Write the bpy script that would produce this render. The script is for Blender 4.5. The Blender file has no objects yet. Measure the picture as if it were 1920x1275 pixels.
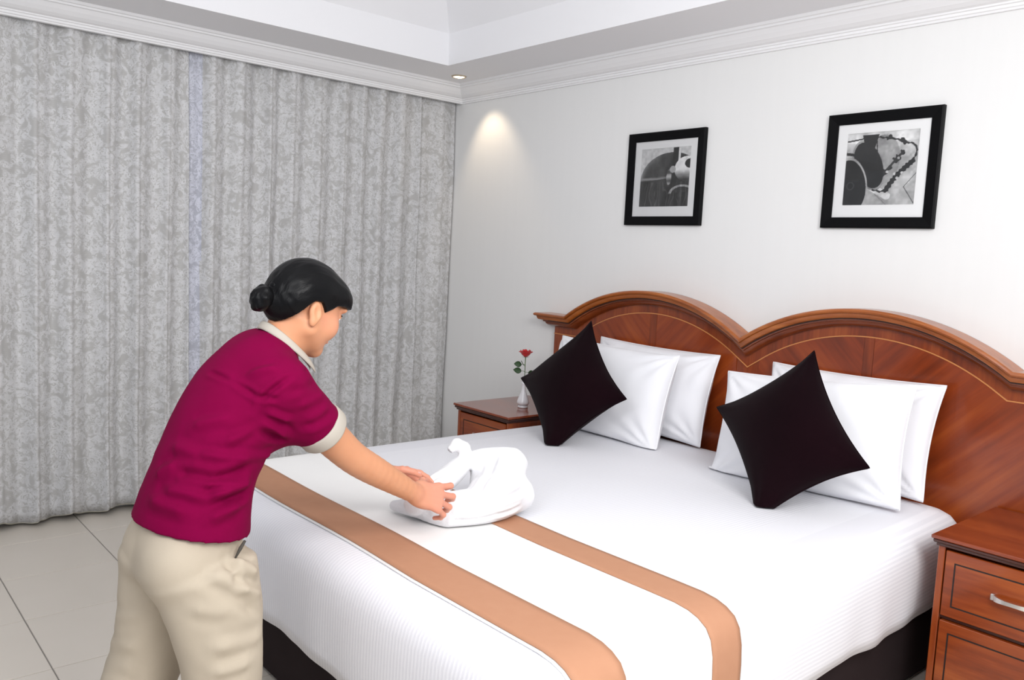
import bpy, bmesh, math, random
import numpy as np
from mathutils import Matrix, Vector
random.seed(7)
rng = np.random.default_rng(7)
SC = bpy.context.scene
COL = SC.collection
PI = math.pi

# ------------------------------------------------------------------ camera
cam_d = bpy.data.cameras.new('camera')
cam = bpy.data.objects.new('camera', cam_d)
COL.objects.link(cam)
cam_d.sensor_fit = 'HORIZONTAL'
cam_d.sensor_width = 36.0
cam_d.lens = 36.0 * 1554.945 / 1920.0
cam_d.clip_start = 0.05
_right = Vector((0.65166027, 0.75693679, 0.04884254))
_up = Vector((-0.10933411, 0.03001718, 0.99355172))
_back = Vector((0.75058974, -0.65279833, 0.10232002))
_m = Matrix((_right, _up, _back)).transposed().to_4x4()
cam.matrix_world = Matrix.Translation((4.33620829, -3.2595268, 1.408)) @ _m
SC.camera = cam

# ------------------------------------------------------------------ world, lights, exposure
SC.view_settings.view_transform = 'Standard'
SC.view_settings.look = 'None'
SC.view_settings.gamma = 1.0
SC.view_settings.use_curve_mapping = False
SC.view_settings.exposure = -0.03
wd = bpy.data.worlds.new('world')
SC.world = wd
wd.use_nodes = True
wd.node_tree.nodes['Background'].inputs[0].default_value = (0.84, 0.89, 1.0, 1)
wd.node_tree.nodes['Background'].inputs[1].default_value = 0.57


def area_light(name, loc, target, size, power, color, size_y=None):
    d = bpy.data.lights.new(name, 'AREA')
    d.energy = power
    d.color = color
    d.shape = 'RECTANGLE'
    d.size = size
    d.size_y = size_y or size
    o = bpy.data.objects.new(name, d)
    COL.objects.link(o)
    o.location = loc
    v = Vector(target) - Vector(loc)
    o.rotation_euler = v.to_track_quat('-Z', 'Y').to_euler()
    return o


area_light('flash_softbox', (4.95, -2.4, 2.3), (2.9, -1.5, 0.0), 1.2, 74, (1.0, 0.99, 0.98))
area_light('room_fill', (3.7, -3.5, 2.5), (0.6, -1.3, 0.7), 1.5, 25, (0.97, 0.98, 1.0))  # unseen fill light, added to lift curtains and wall
area_light('ceiling_fill', (3.4, -3.6, 1.9), (2.9, -2.6, 3.0), 0.7, 19, (0.97, 0.985, 1.0))  # unseen upward light, added to brighten the ceiling tray


# ------------------------------------------------------------------ helpers
def link(o, parent=None):
    COL.objects.link(o)
    if parent is not None:
        o.parent = parent
    return o


def tag(o, label=None, cat=None, group=None, kind=None):
    if label: o['label'] = label
    if cat: o['category'] = cat
    if group: o['group'] = group
    if kind: o['kind'] = kind
    return o


def thing(name, loc, label, cat, group=None):
    o = bpy.data.objects.new(name, None)
    o.empty_display_size = 0.05
    COL.objects.link(o)
    o.location = loc
    return tag(o, label, cat, group)


def local_of(parent):
    """matrix that takes world coordinates into the parent's frame"""
    if parent is None:
        return Matrix.Identity(4)
    m = Matrix.Identity(4)
    p = parent
    while p is not None:
        m = p.matrix_basis @ m
        p = p.parent
    return m.inverted()


def mesh_np(name, V, Fq, mat, parent=None, smooth=True, world=True):
    """object from numpy verts and faces (list of lists or (n,k) array); verts in world coordinates"""
    V = np.asarray(V, dtype=np.float64)
    if world and parent is not None:
        M = np.array(local_of(parent))
        V = V @ M[:3, :3].T + M[:3, 3]
    me = bpy.data.meshes.new(name)
    if isinstance(Fq, np.ndarray):
        n, k = Fq.shape
        me.vertices.add(len(V))
        me.vertices.foreach_set('co', V.astype(np.float32).ravel())
        me.loops.add(n * k)
        me.loops.foreach_set('vertex_index', Fq.astype(np.int32).ravel())
        me.polygons.add(n)
        me.polygons.foreach_set('loop_start', np.arange(0, n * k, k, dtype=np.int32))
        me.polygons.foreach_set('loop_total', np.full(n, k, dtype=np.int32))
        me.update(calc_edges=True)
        me.validate()
    else:
        me.from_pydata([tuple(v) for v in V], [], [tuple(f) for f in Fq])
        me.update()
    if smooth:
        me.polygons.foreach_set('use_smooth', np.ones(len(me.polygons), dtype=bool))
    if mat is not None:
        me.materials.append(mat)
    o = bpy.data.objects.new(name, me)
    link(o, parent)
    return o


def bm_obj(name, bm, mat, parent=None, smooth=False, recalc=True):
    if recalc:
        bmesh.ops.recalc_face_normals(bm, faces=bm.faces)
    if parent is not None:
        bm.transform(local_of(parent))
    me = bpy.data.meshes.new(name)
    bm.to_mesh(me)
    bm.free()
    if smooth:
        for p in me.polygons: p.use_smooth = True
    if mat is not None:
        me.materials.append(mat)
    o = bpy.data.objects.new(name, me)
    return link(o, parent)


def add_box(bm, lo, hi, bevel=0.0, seg=2):
    r = bmesh.ops.create_cube(bm, size=1.0)
    vs = r['verts']
    for v in vs:
        v.co = Vector([lo[i] + (v.co[i] + 0.5) * (hi[i] - lo[i]) for i in range(3)])
    if bevel > 0:
        es = list({e for v in vs for e in v.link_edges})
        bmesh.ops.bevel(bm, geom=es, offset=bevel, segments=seg, profile=0.5, affect='EDGES')
    return bm


def box(name, lo, hi, mat, parent=None, bevel=0.0, seg=2):
    bm = bmesh.new()
    add_box(bm, lo, hi, bevel, seg)
    return bm_obj(name, bm, mat, parent)


def lathe(name, prof, center, mat, parent=None, n=32):
    V, F = [], []
    m = len(prof)
    for i in range(n):
        a = 2 * PI * i / n
        for r, z in prof:
            V.append((center[0] + r * math.cos(a), center[1] + r * math.sin(a), center[2] + z))
    for i in range(n):
        j = (i + 1) % n
        for k in range(m - 1):
            F.append((i * m + k, j * m + k, j * m + k + 1, i * m + k + 1))
    return mesh_np(name, V, F, mat, parent)


def strip_grid(P):
    """faces of a (rows, cols) grid of points"""
    r, c = P
    i, j = np.meshgrid(np.arange(r - 1), np.arange(c - 1), indexing='ij')
    a = (i * c + j).ravel()
    return np.stack([a, a + 1, a + c + 1, a + c], 1)


def tube(name, pts, radii, mat, parent=None, n=10, closed_ends=True):
    pts = [Vector(p) for p in pts]
    V, F = [], []
    up = Vector((0, 0, 1))
    for i, p in enumerate(pts):
        t = (pts[min(i + 1, len(pts) - 1)] - pts[max(i - 1, 0)]).normalized()
        a = t.cross(up)
        if a.length < 1e-3: a = t.cross(Vector((1, 0, 0)))
        a.normalize()
        b = t.cross(a)
        r = radii[i] if hasattr(radii, '__len__') else radii
        for k in range(n):
            an = 2 * PI * k / n
            V.append(p + a * (r * math.cos(an)) + b * (r * math.sin(an)))
    for i in range(len(pts) - 1):
        for k in range(n):
            F.append((i * n + k, i * n + (k + 1) % n, (i + 1) * n + (k + 1) % n, (i + 1) * n + k))
    if closed_ends:
        F.append(tuple(range(n))[::-1])
        F.append(tuple(range((len(pts) - 1) * n, len(pts) * n)))
    return mesh_np(name, V, F, mat, parent)


# lattice value noise
_lat = rng.random((32, 32, 32))
def vnoise(P):
    P = np.asarray(P)
    i = np.floor(P).astype(int)
    f = P - i
    f = f * f * (3 - 2 * f)
    out = 0
    for dx in (0, 1):
        for dy in (0, 1):
            for dz in (0, 1):
                w = (f[:, 0] if dx else 1 - f[:, 0]) * (f[:, 1] if dy else 1 - f[:, 1]) * (f[:, 2] if dz else 1 - f[:, 2])
                out = out + w * _lat[(i[:, 0] + dx) % 32, (i[:, 1] + dy) % 32, (i[:, 2] + dz) % 32]
    return out * 2 - 1


# ------------------------------------------------------------------ signed-distance modelling
class Field:
    def __init__(s, lo, hi, h):
        s.h = h
        s.lo = np.array(lo, float)
        s.n = np.ceil((np.array(hi) - s.lo) / h).astype(int) + 1
        s.F = np.full(tuple(s.n), 1.0, dtype=np.float32)

    def block(s, lo, hi):
        a = np.clip(np.floor((np.array(lo) - s.lo) / s.h).astype(int), 0, s.n - 1)
        b = np.clip(np.ceil((np.array(hi) - s.lo) / s.h).astype(int) + 1, 1, s.n)
        b = np.maximum(b, a + 1)
        ax = [s.lo[k] + s.h * np.arange(a[k], b[k]) for k in range(3)]
        P = np.stack(np.meshgrid(*ax, indexing='ij'), -1)
        return tuple(slice(a[k], b[k]) for k in range(3)), P

    def add(s, prim, k=0.01, op='add', pad=0.0):
        fn, lo, hi = prim
        m = k + pad + 4 * s.h
        sl, P = s.block(np.array(lo) - m, np.array(hi) + m)
        d = fn(P.reshape(-1, 3)).reshape(P.shape[:3]).astype(np.float32)
        F = s.F[sl]
        if op == 'add':
            if k > 0:
                q = np.maximum(k - np.abs(F - d), 0) / k
                s.F[sl] = np.minimum(F, d) - q * q * k * 0.25
            else:
                s.F[sl] = np.minimum(F, d)
        else:
            d = -d
            if k > 0:
                q = np.maximum(k - np.abs(F - d), 0) / k
                s.F[sl] = np.maximum(F, d) + q * q * k * 0.25
            else:
                s.F[sl] = np.maximum(F, d)

    def sub(s, prim, k=0.005):
        s.add(prim, k, 'sub')

    def clip(s, fn):
        """keep where fn<0"""
        sl, P = s.block(s.lo, s.lo + s.h * s.n)
        d = fn(P.reshape(-1, 3)).reshape(P.shape[:3]).astype(np.float32)
        s.F = np.maximum(s.F, d)

    def mesh(s):
        F = s.F
        I = F < 0
        nx, ny, nz = F.shape
        c = np.zeros((nx - 1, ny - 1, nz - 1), dtype=np.int8)
        for dx in (0, 1):
            for dy in (0, 1):
                for dz in (0, 1):
                    c += I[dx:nx - 1 + dx, dy:ny - 1 + dy, dz:nz - 1 + dz]
        act = (c > 0) & (c < 8)
        idx = np.argwhere(act)
        ids = np.full(act.shape, -1, dtype=np.int32)
        ids[act] = np.arange(len(idx))
        cor = [(0, 0, 0), (1, 0, 0), (0, 1, 0), (1, 1, 0), (0, 0, 1), (1, 0, 1), (0, 1, 1), (1, 1, 1)]
        vals = np.stack([F[idx[:, 0] + a, idx[:, 1] + b, idx[:, 2] + d] for a, b, d in cor], 1).astype(np.float64)
        acc = np.zeros((len(idx), 3)); cnt = np.zeros(len(idx))
        for a in range(8):
            for b in range(a + 1, 8):
                da = np.array(cor[a]); db = np.array(cor[b])
                if np.abs(da - db).sum() != 1: continue
                m = (vals[:, a] < 0) != (vals[:, b] < 0)
                t = vals[m, a] / (vals[m, a] - vals[m, b])
                acc[m] += da + t[:, None] * (db - da)
                cnt[m] += 1
        V = s.lo + s.h * (idx + acc / cnt[:, None])
        quads = []
        for ax in range(3):
            sl0 = [slice(1, -1)] * 3; sl1 = [slice(1, -1)] * 3
            sl0[ax] = slice(0, -1); sl1[ax] = slice(1, None)
            A = I[tuple(sl0)]; B = I[tuple(sl1)]
            e = np.argwhere(A != B)
            if not len(e): continue
            pos = A[tuple(e.T)]
            g = e.copy()
            o1, o2 = [k for k in range(3) if k != ax]
            g[:, o1] += 1; g[:, o2] += 1
            def cid(d1, d2):
                q = g.copy(); q[:, o1] -= d1; q[:, o2] -= d2
                return ids[q[:, 0], q[:, 1], q[:, 2]]
            q = np.stack([cid(1, 1), cid(0, 1), cid(0, 0), cid(1, 0)], 1)
            flip = pos if ax != 1 else ~pos
            q[~flip] = q[~flip][:, ::-1]
            quads.append(q)
        Q = np.concatenate(quads)
        Q = Q[(Q >= 0).all(1)]
        return V, Q


def nrm(v):
    v = np.array(v, float)
    return v / np.linalg.norm(v)


def p_ell(c, r, axes=None):
    c = np.array(c, float); r = np.array(r, float)
    A = np.eye(3) if axes is None else np.array(axes, float)
    def fn(P):
        q = (P - c) @ A.T
        k0 = np.sqrt(((q / r) ** 2).sum(1)); k1 = np.sqrt(((q / r ** 2) ** 2).sum(1))
        return k0 * (k0 - 1) / np.maximum(k1, 1e-9)
    R = max(r)
    return fn, c - R, c + R


def p_cap(a, b, ra, rb):
    a = np.array(a, float); b = np.array(b, float)
    def fn(P):
        ab = b - a
        t = np.clip(((P - a) @ ab) / (ab @ ab), 0, 1)
        return np.linalg.norm(P - a - t[:, None] * ab, axis=1) - (ra + (rb - ra) * t)
    R = max(ra, rb)
    return fn, np.minimum(a, b) - R, np.maximum(a, b) + R


def p_seg(a, b, Ra, Rb, side, cap=0.5):
    """elliptic tapered segment; R=(side radius, other radius)"""
    a = np.array(a, float); b = np.array(b, float)
    ab = b - a; L = np.linalg.norm(ab); t0 = ab / L
    S = np.array(side, float); S = nrm(S - t0 * (S @ t0)); T = np.cross(t0, S)
    def fn(P):
        q = P - a
        ax = q @ t0
        t = np.clip(ax / L, 0, 1)
        rs = Ra[0] + (Rb[0] - Ra[0]) * t; rf = Ra[1] + (Rb[1] - Ra[1]) * t
        m = np.minimum(rs, rf)
        ex = ax - t * L
        k = np.sqrt((q @ S / rs) ** 2 + (q @ T / rf) ** 2 + (ex / (m * cap)) ** 2)
        return (k - 1) * m
    R = max(*Ra, *Rb)
    return fn, np.minimum(a, b) - R, np.maximum(a, b) + R


def smooth_path(pts, radii, per=6, rounds=3):
    """resample a station list and round its kinks so that no joint shows"""
    pts = np.array(pts, float); radii = np.array(radii, float).reshape(len(pts), -1)
    t = np.arange(len(pts)); tt = np.linspace(0, len(pts) - 1, (len(pts) - 1) * per + 1)
    A = np.column_stack([np.interp(tt, t, c) for c in np.hstack([pts, radii]).T])
    for _ in range(rounds * per): A[1:-1] = 0.25 * A[:-2] + 0.5 * A[1:-1] + 0.25 * A[2:]
    return A[:, :3], A[:, 3:]


def chain(f, pts, radii, side, k=0.02, cap=0.5):
    P, Rr = smooth_path(pts, radii)
    g = Field.__new__(Field); g.lo, g.n, g.h = f.lo, f.n, f.h
    g.F = np.full(f.F.shape, 1.0, dtype=np.float32)
    for i in range(len(P) - 1):
        g.add(p_seg(P[i], P[i + 1], Rr[i], Rr[i + 1], side, cap), 0.0, pad=k)
    q = np.maximum(k - np.abs(f.F - g.F), 0) / k
    f.F = np.minimum(f.F, g.F) - q * q * k * 0.25


def capchain(f, pts, radii, k=0.01):
    for i in range(len(pts) - 1):
        f.add(p_cap(pts[i], pts[i + 1], radii[i], radii[i + 1]), k)


def crease(V, segs):
    """height field of cloth folds: a soft ridge (or groove, if negative) along each segment"""
    out = np.zeros(len(V))
    for a, b, w, amp in segs:
        a = np.array(a, float); b = np.array(b, float); ab = b - a
        t = np.clip(((V - a) @ ab) / (ab @ ab), 0, 1)
        d = np.linalg.norm(V - a - t[:, None] * ab, axis=1)
        fade = np.clip(np.minimum(t, 1 - t) * 4 + 0.25, 0, 1)
        q = d / w
        out += 1.7 * amp * fade * (np.exp(-q * q) - 0.35 * np.exp(-(q - 2.0) ** 2 * 1.2))
    return out


def normals_of(V, Q):
    N = np.zeros_like(V)
    n = np.cross(V[Q[:, 2]] - V[Q[:, 0]], V[Q[:, 3]] - V[Q[:, 1]])
    for k in range(4): np.add.at(N, Q[:, k], n)
    return N / np.maximum(np.linalg.norm(N, axis=1), 1e-12)[:, None]


# ------------------------------------------------------------------ materials
def new_mat(name):
    m = bpy.data.materials.new(name)
    m.use_nodes = True
    nt = m.node_tree
    b = nt.nodes['Principled BSDF']
    return m, nt, b


def simple(name, rgb, rough=0.6, metal=0.0, spec=0.5, sheen=0.0, coat=0.0):
    m, nt, b = new_mat(name)
    b.inputs['Base Color'].default_value = (*rgb, 1)
    b.inputs['Roughness'].default_value = rough
    b.inputs['Metallic'].default_value = metal
    b.inputs['Specular IOR Level'].default_value = spec
    if sheen: b.inputs['Sheen Weight'].default_value = sheen
    if coat:
        b.inputs['Coat Weight'].default_value = coat
        b.inputs['Coat Roughness'].default_value = 0.12
    return m


def srgb(r, g, b):
    f = lambda c: (c / 255 / 12.92) if c / 255 <= 0.04045 else ((c / 255 + 0.055) / 1.055) ** 2.4
    return (f(r), f(g), f(b))


def N(nt, typ, **kw):
    n = nt.nodes.new(typ)
    for k, v in kw.items(): setattr(n, k, v)
    return n


def add_bump(nt, b, height, strength, dist):
    bp = N(nt, 'ShaderNodeBump')
    bp.inputs['Strength'].default_value = strength
    bp.inputs['Distance'].default_value = dist
    nt.links.new(height, bp.inputs['Height'])
    nt.links.new(bp.outputs[0], b.inputs['Normal'])
    return bp


def mat_cloth(name, rgb, rgb2=None, rough=0.85, weave=900, sheen=0.0, bump=0.15, noise=14, spec=0.2):
    m, nt, b = new_mat(name)
    tc = N(nt, 'ShaderNodeTexCoord')
    nz = N(nt, 'ShaderNodeTexNoise'); nz.inputs['Scale'].default_value = noise; nz.inputs['Detail'].default_value = 5
    nt.links.new(tc.outputs['Object'], nz.inputs['Vector'])
    mx = N(nt, 'ShaderNodeMix', data_type='RGBA')
    mx.inputs[6].default_value = (*rgb, 1); mx.inputs[7].default_value = (*(rgb2 or rgb), 1)
    nt.links.new(nz.outputs[0], mx.inputs[0])
    nt.links.new(mx.outputs[2], b.inputs['Base Color'])
    b.inputs['Roughness'].default_value = rough
    b.inputs['Specular IOR Level'].default_value = spec
    b.inputs['Sheen Weight'].default_value = sheen
    w = N(nt, 'ShaderNodeTexNoise'); w.inputs['Scale'].default_value = weave; w.inputs['Detail'].default_value = 2
    nt.links.new(tc.outputs['Object'], w.inputs['Vector'])
    add_bump(nt, b, w.outputs[0], bump, 0.002)
    return m


def mat_wood(name, c_dark, c_mid, c_light, rot=(0, 0, 0), scale=1.0, rough=0.28, coat=0.35, grain=1.0):
    """grain runs along local Z of the rotated object coordinates"""
    m, nt, b = new_mat(name)
    tc = N(nt, 'ShaderNodeTexCoord')
    mp = N(nt, 'ShaderNodeMapping')
    mp.inputs['Rotation'].default_value = rot
    nt.links.new(tc.outputs['Object'], mp.inputs['Vector'])
    mp0 = N(nt, 'ShaderNodeMapping')
    mp0.inputs['Scale'].default_value = (9 * scale, 9 * scale, 0.9 * scale)
    nt.links.new(mp.outputs[0], mp0.inputs['Vector'])
    n1 = N(nt, 'ShaderNodeTexNoise')
    n1.inputs['Scale'].default_value = 1.2; n1.inputs['Detail'].default_value = 6; n1.inputs['Roughness'].default_value = 0.6
    n1.inputs['Distortion'].default_value = 0.6
    nt.links.new(mp0.outputs[0], n1.inputs['Vector'])
    n2 = N(nt, 'ShaderNodeTexNoise')
    n2.inputs['Scale'].default_value = 9; n2.inputs['Detail'].default_value = 4
    nt.links.new(mp0.outputs[0], n2.inputs['Vector'])
    ad = N(nt, 'ShaderNodeMath', operation='MULTIPLY_ADD')
    ad.inputs[1].default_value = 0.35 * grain
    nt.links.new(n2.outputs[0], ad.inputs[0]); nt.links.new(n1.outputs[0], ad.inputs[2])
    cr = N(nt, 'ShaderNodeValToRGB')
    e = cr.color_ramp.elements
    e[0].position = 0.42; e[0].color = (*c_dark, 1)
    e[1].position = 0.92; e[1].color = (*c_light, 1)
    k = e.new(0.66); k.color = (*c_mid, 1)
    nt.links.new(ad.outputs[0], cr.inputs[0])
    nt.links.new(cr.outputs[0], b.inputs['Base Color'])
    b.inputs['Roughness'].default_value = rough
    b.inputs['Coat Weight'].default_value = coat
    b.inputs['Coat Roughness'].default_value = 0.1
    add_bump(nt, b, ad.outputs[0], 0.05, 0.002)
    return m


WD, WM, WL = srgb(88, 33, 9), srgb(128, 53, 16), srgb(158, 78, 30)
R45 = math.radians(45)
M_wood_v = mat_wood('wood_vertical', WD, WM, WL)
M_wood_h = mat_wood('wood_horizontal', WD, WM, WL, rot=(0, PI / 2, 0))
M_wood_d1 = mat_wood('wood_diagonal_right', srgb(90, 33, 9), srgb(130, 52, 16), srgb(162, 78, 29), rot=(0, R45, 0), scale=0.55)
M_wood_d2 = mat_wood('wood_diagonal_left', srgb(90, 33, 9), srgb(130, 52, 16), srgb(162, 78, 29), rot=(0, -R45, 0), scale=0.55)
M_wood_m = mat_wood('wood_moulding', srgb(112, 54, 16), srgb(156, 82, 28), srgb(184, 108, 46), rot=(0, PI / 2, 0), rough=0.3)
M_wood_dark = simple('wood_dark_edge', srgb(62, 26, 16), 0.3, coat=0.3)
M_wood_top = mat_wood('wood_top', srgb(104, 42, 17), srgb(132, 55, 22), srgb(152, 70, 30), rot=(0, PI / 2, 0), rough=0.22, coat=0.5)
M_black_line = simple('inlay_black', srgb(30, 16, 12), 0.5)
M_inlay = simple('inlay_light', srgb(196, 128, 72), 0.35, coat=0.3)
M_chrome = simple('satin_nickel', srgb(226, 224, 220), 0.3, metal=1.0)
M_paint = simple('ceiling_paint', srgb(236, 236, 238), 0.9, spec=0.2)
M_trim = simple('crown_paint', srgb(238, 238, 239), 0.7, spec=0.3)
M_grout = simple('grout', srgb(150, 146, 140), 0.9)
M_black = simple('frame_black', srgb(6, 6, 8), 0.5, spec=0.12)
M_mat = simple('mat_board', srgb(240, 240, 240), 0.9)
M_base = mat_cloth('base_fabric', srgb(36, 26, 27), srgb(42, 31, 32), 0.9)
M_velvet = mat_cloth('velvet_brown', srgb(11, 2, 5), srgb(25, 8, 14), 0.95, sheen=0.04, bump=0.1, noise=4, spec=0.05)
M_linen = mat_cloth('pillow_cotton', srgb(240, 240, 243), srgb(237, 237, 241), 0.9, noise=6, bump=0.08)
M_runner = mat_cloth('runner_white', srgb(245, 244, 242), srgb(243, 242, 240), 0.85, bump=0.06)
M_band = mat_cloth('runner_tan', srgb(187, 139, 110), srgb(181, 132, 103), 0.7, bump=0.08, noise=30)
M_porcelain = simple('porcelain', srgb(240, 240, 242), 0.15, coat=0.5)
M_leaf = simple('leaf_green', srgb(36, 66, 28), 0.5)
M_stem = simple('stem_green', srgb(70, 100, 44), 0.5)
M_rose = simple('rose_red', srgb(188, 4, 16), 0.6, sheen=0.3)
M_shirt = mat_cloth('shirt_burgundy', srgb(120, 0, 57), srgb(110, 0, 50), 0.9, weave=1200, bump=0.2, spec=0.08)
M_beige = mat_cloth('beige_trim', srgb(182, 175, 164), srgb(175, 168, 157), 0.85)
M_trouser = mat_cloth('trouser_khaki', srgb(186, 174, 156), srgb(178, 166, 148), 0.9)
M_pocket = simple('pocket_dark', srgb(70, 66, 60), 0.9)
M_shoe = simple('shoe_black', srgb(22, 20, 20), 0.4)

# bed linen with fine satin stripes
M_spread, _nt, _b = new_mat('satin_stripe_cotton')
_uv = N(_nt, 'ShaderNodeUVMap')
_sep = N(_nt, 'ShaderNodeSeparateXYZ')
_nt.links.new(_uv.outputs[0], _sep.inputs[0])
_mu = N(_nt, 'ShaderNodeMath', operation='MULTIPLY'); _mu.inputs[1].default_value = 2 * PI / 0.0135
_nt.links.new(_sep.outputs[0], _mu.inputs[0])
_sn = N(_nt, 'ShaderNodeMath', operation='SINE')
_nt.links.new(_mu.outputs[0], _sn.inputs[0])
_mr = N(_nt, 'ShaderNodeMapRange'); _mr.inputs[1].default_value = -0.25; _mr.inputs[2].default_value = 0.25
_nt.links.new(_sn.outputs[0], _mr.inputs[0])
_mx = N(_nt, 'ShaderNodeMix', data_type='RGBA')
_mx.inputs[6].default_value = (*srgb(233, 233, 238), 1); _mx.inputs[7].default_value = (*srgb(242, 242, 246), 1)
_nt.links.new(_mr.outputs[0], _mx.inputs[0])
_nt.links.new(_mx.outputs[2], _b.inputs['Base Color'])
_b.inputs['Roughness'].default_value = 0.6
_b.inputs['Specular IOR Level'].default_value = 0.3
add_bump(_nt, _b, _mr.outputs[0], 0.12, 0.002)

# terry towel
M_towel = mat_cloth('terry_white', srgb(236, 236, 238), srgb(232, 232, 235), 0.95, weave=420, bump=0.6, sheen=0.2)

# wall paper: off-white with very faint vertical streaks
M_wall, _nt, _b = new_mat('wallpaper')
_tc = N(_nt, 'ShaderNodeTexCoord'); _mp = N(_nt, 'ShaderNodeMapping')
_mp.inputs['Scale'].default_value = (14, 14, 0.6)
_nt.links.new(_tc.outputs['Object'], _mp.inputs['Vector'])
_nz = N(_nt, 'ShaderNodeTexNoise'); _nz.inputs['Scale'].default_value = 2.0; _nz.inputs['Detail'].default_value = 6
_nt.links.new(_mp.outputs[0], _nz.inputs['Vector'])
_mx = N(_nt, 'ShaderNodeMix', data_type='RGBA')
_mx.inputs[6].default_value = (*srgb(228, 228, 227), 1); _mx.inputs[7].default_value = (*srgb(231, 231, 230), 1)
_nt.links.new(_nz.outputs[0], _mx.inputs[0]); _nt.links.new(_mx.outputs[2], _b.inputs['Base Color'])
_b.inputs['Roughness'].default_value = 0.8; _b.inputs['Specular IOR Level'].default_value = 0.2

# floor tile
M_tile, _nt, _b = new_mat('floor_tile')
_tc = N(_nt, 'ShaderNodeTexCoord')
_nz = N(_nt, 'ShaderNodeTexNoise'); _nz.inputs['Scale'].default_value = 3; _nz.inputs['Detail'].default_value = 5
_nt.links.new(_tc.outputs['Object'], _nz.inputs['Vector'])
_mx = N(_nt, 'ShaderNodeMix', data_type='RGBA')
_mx.inputs[6].default_value = (*srgb(214, 206, 194), 1); _mx.inputs[7].default_value = (*srgb(222, 214, 203), 1)
_nt.links.new(_nz.outputs[0], _mx.inputs[0]); _nt.links.new(_mx.outputs[2], _b.inputs['Base Color'])
_b.inputs['Roughness'].default_value = 0.3; _b.inputs['Specular IOR Level'].default_value = 0.4


# damask curtain: leafy pattern in the cloth's own UV
def mat_curtain(name, ground, leafc):
    m, nt, b = new_mat(name)
    uv = N(nt, 'ShaderNodeUVMap')
    def noise(scale, detail, dist, lo, hi, src=None):
        n = N(nt, 'ShaderNodeTexNoise'); n.inputs['Scale'].default_value = scale
        n.inputs['Detail'].default_value = detail; n.inputs['Distortion'].default_value = dist
        nt.links.new(src or uv.outputs[0], n.inputs['Vector'])
        r = N(nt, 'ShaderNodeMapRange'); r.inputs[1].default_value = lo; r.inputs[2].default_value = hi
        nt.links.new(n.outputs[0], r.inputs[0])
        return r.outputs[0]
    def mth(op, a, b):
        m_ = N(nt, 'ShaderNodeMath', operation=op)
        for i, v in enumerate((a, b)):
            if hasattr(v, 'is_output'): nt.links.new(v, m_.inputs[i])
            else: m_.inputs[i].default_value = v
        return m_.outputs[0]
    clumps = noise(17, 1.5, 1.4, 0.36, 0.50)          # scrolling leaf clusters
    veins = noise(34, 1.0, 3.0, 0.36, 0.48)           # gaps between the leaves
    vo = N(nt, 'ShaderNodeTexVoronoi', feature='SMOOTH_F1'); vo.inputs['Scale'].default_value = 46
    nt.links.new(uv.outputs[0], vo.inputs['Vector'])
    fine = N(nt, 'ShaderNodeMapRange'); fine.inputs[1].default_value = 0.55; fine.inputs[2].default_value = 0.25; fine.inputs[3].default_value = 0.7
    nt.links.new(vo.outputs[0], fine.inputs[0])
    leaf_ = mth('MULTIPLY', mth('MULTIPLY', clumps, veins), fine.outputs[0])
    sx = N(nt, 'ShaderNodeSeparateXYZ'); nt.links.new(uv.outputs[0], sx.inputs[0])
    rib = mth('MULTIPLY', mth('ADD', mth('SINE', mth('MULTIPLY', sx.outputs[1], 2 * PI / 0.009), 0.0), 1.0), 0.06)
    mu2 = mth('ADD', leaf_, rib).node
    mx = N(nt, 'ShaderNodeMix', data_type='RGBA')
    mx.inputs[6].default_value = (*ground, 1); mx.inputs[7].default_value = (*leafc, 1)
    nt.links.new(mu2.outputs[0], mx.inputs[0])
    nt.links.new(mx.outputs[2], b.inputs['Base Color'])
    b.inputs['Roughness'].default_value = 0.6
    b.inputs['Specular IOR Level'].default_value = 0.3
    add_bump(nt, b, mu2.outputs[0], 0.25, 0.002)
    return m


M_curt = mat_curtain('damask_grey', srgb(180, 179, 177), srgb(210, 210, 211))
M_curt_b = mat_curtain('damask_daylight_tint', srgb(176, 178, 188), srgb(210, 212, 223))  # bluish tint in the cloth colour stands in for daylight through the gap
M_lining = simple('curtain_lining', srgb(226, 222, 205), 0.8)

# skin
M_skin, _nt, _b = new_mat('skin')
_tc = N(_nt, 'ShaderNodeTexCoord')
_nz = N(_nt, 'ShaderNodeTexNoise'); _nz.inputs['Scale'].default_value = 18; _nz.inputs['Detail'].default_value = 4
_nt.links.new(_tc.outputs['Object'], _nz.inputs['Vector'])
_mx = N(_nt, 'ShaderNodeMix', data_type='RGBA')
_mx.inputs[6].default_value = (*srgb(198, 138, 102), 1); _mx.inputs[7].default_value = (*srgb(206, 148, 112), 1)
_nt.links.new(_nz.outputs[0], _mx.inputs[0])
_at = N(_nt, 'ShaderNodeAttribute', attribute_name='flush')
_mx2 = N(_nt, 'ShaderNodeMix', data_type='RGBA')
_mx2.inputs[7].default_value = (*srgb(216, 146, 124), 1)
_nt.links.new(_at.outputs['Fac'], _mx2.inputs[0]); _nt.links.new(_mx.outputs[2], _mx2.inputs[6])
_nt.links.new(_mx2.outputs[2], _b.inputs['Base Color'])
_b.inputs['Roughness'].default_value = 0.5
_b.inputs['Specular IOR Level'].default_value = 0.35
_b.inputs['Subsurface Weight'].default_value = 0.12
_b.inputs['Subsurface Radius'].default_value = (0.010, 0.004, 0.002)
_b.inputs['Subsurface Scale'].default_value = 0.6

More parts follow.
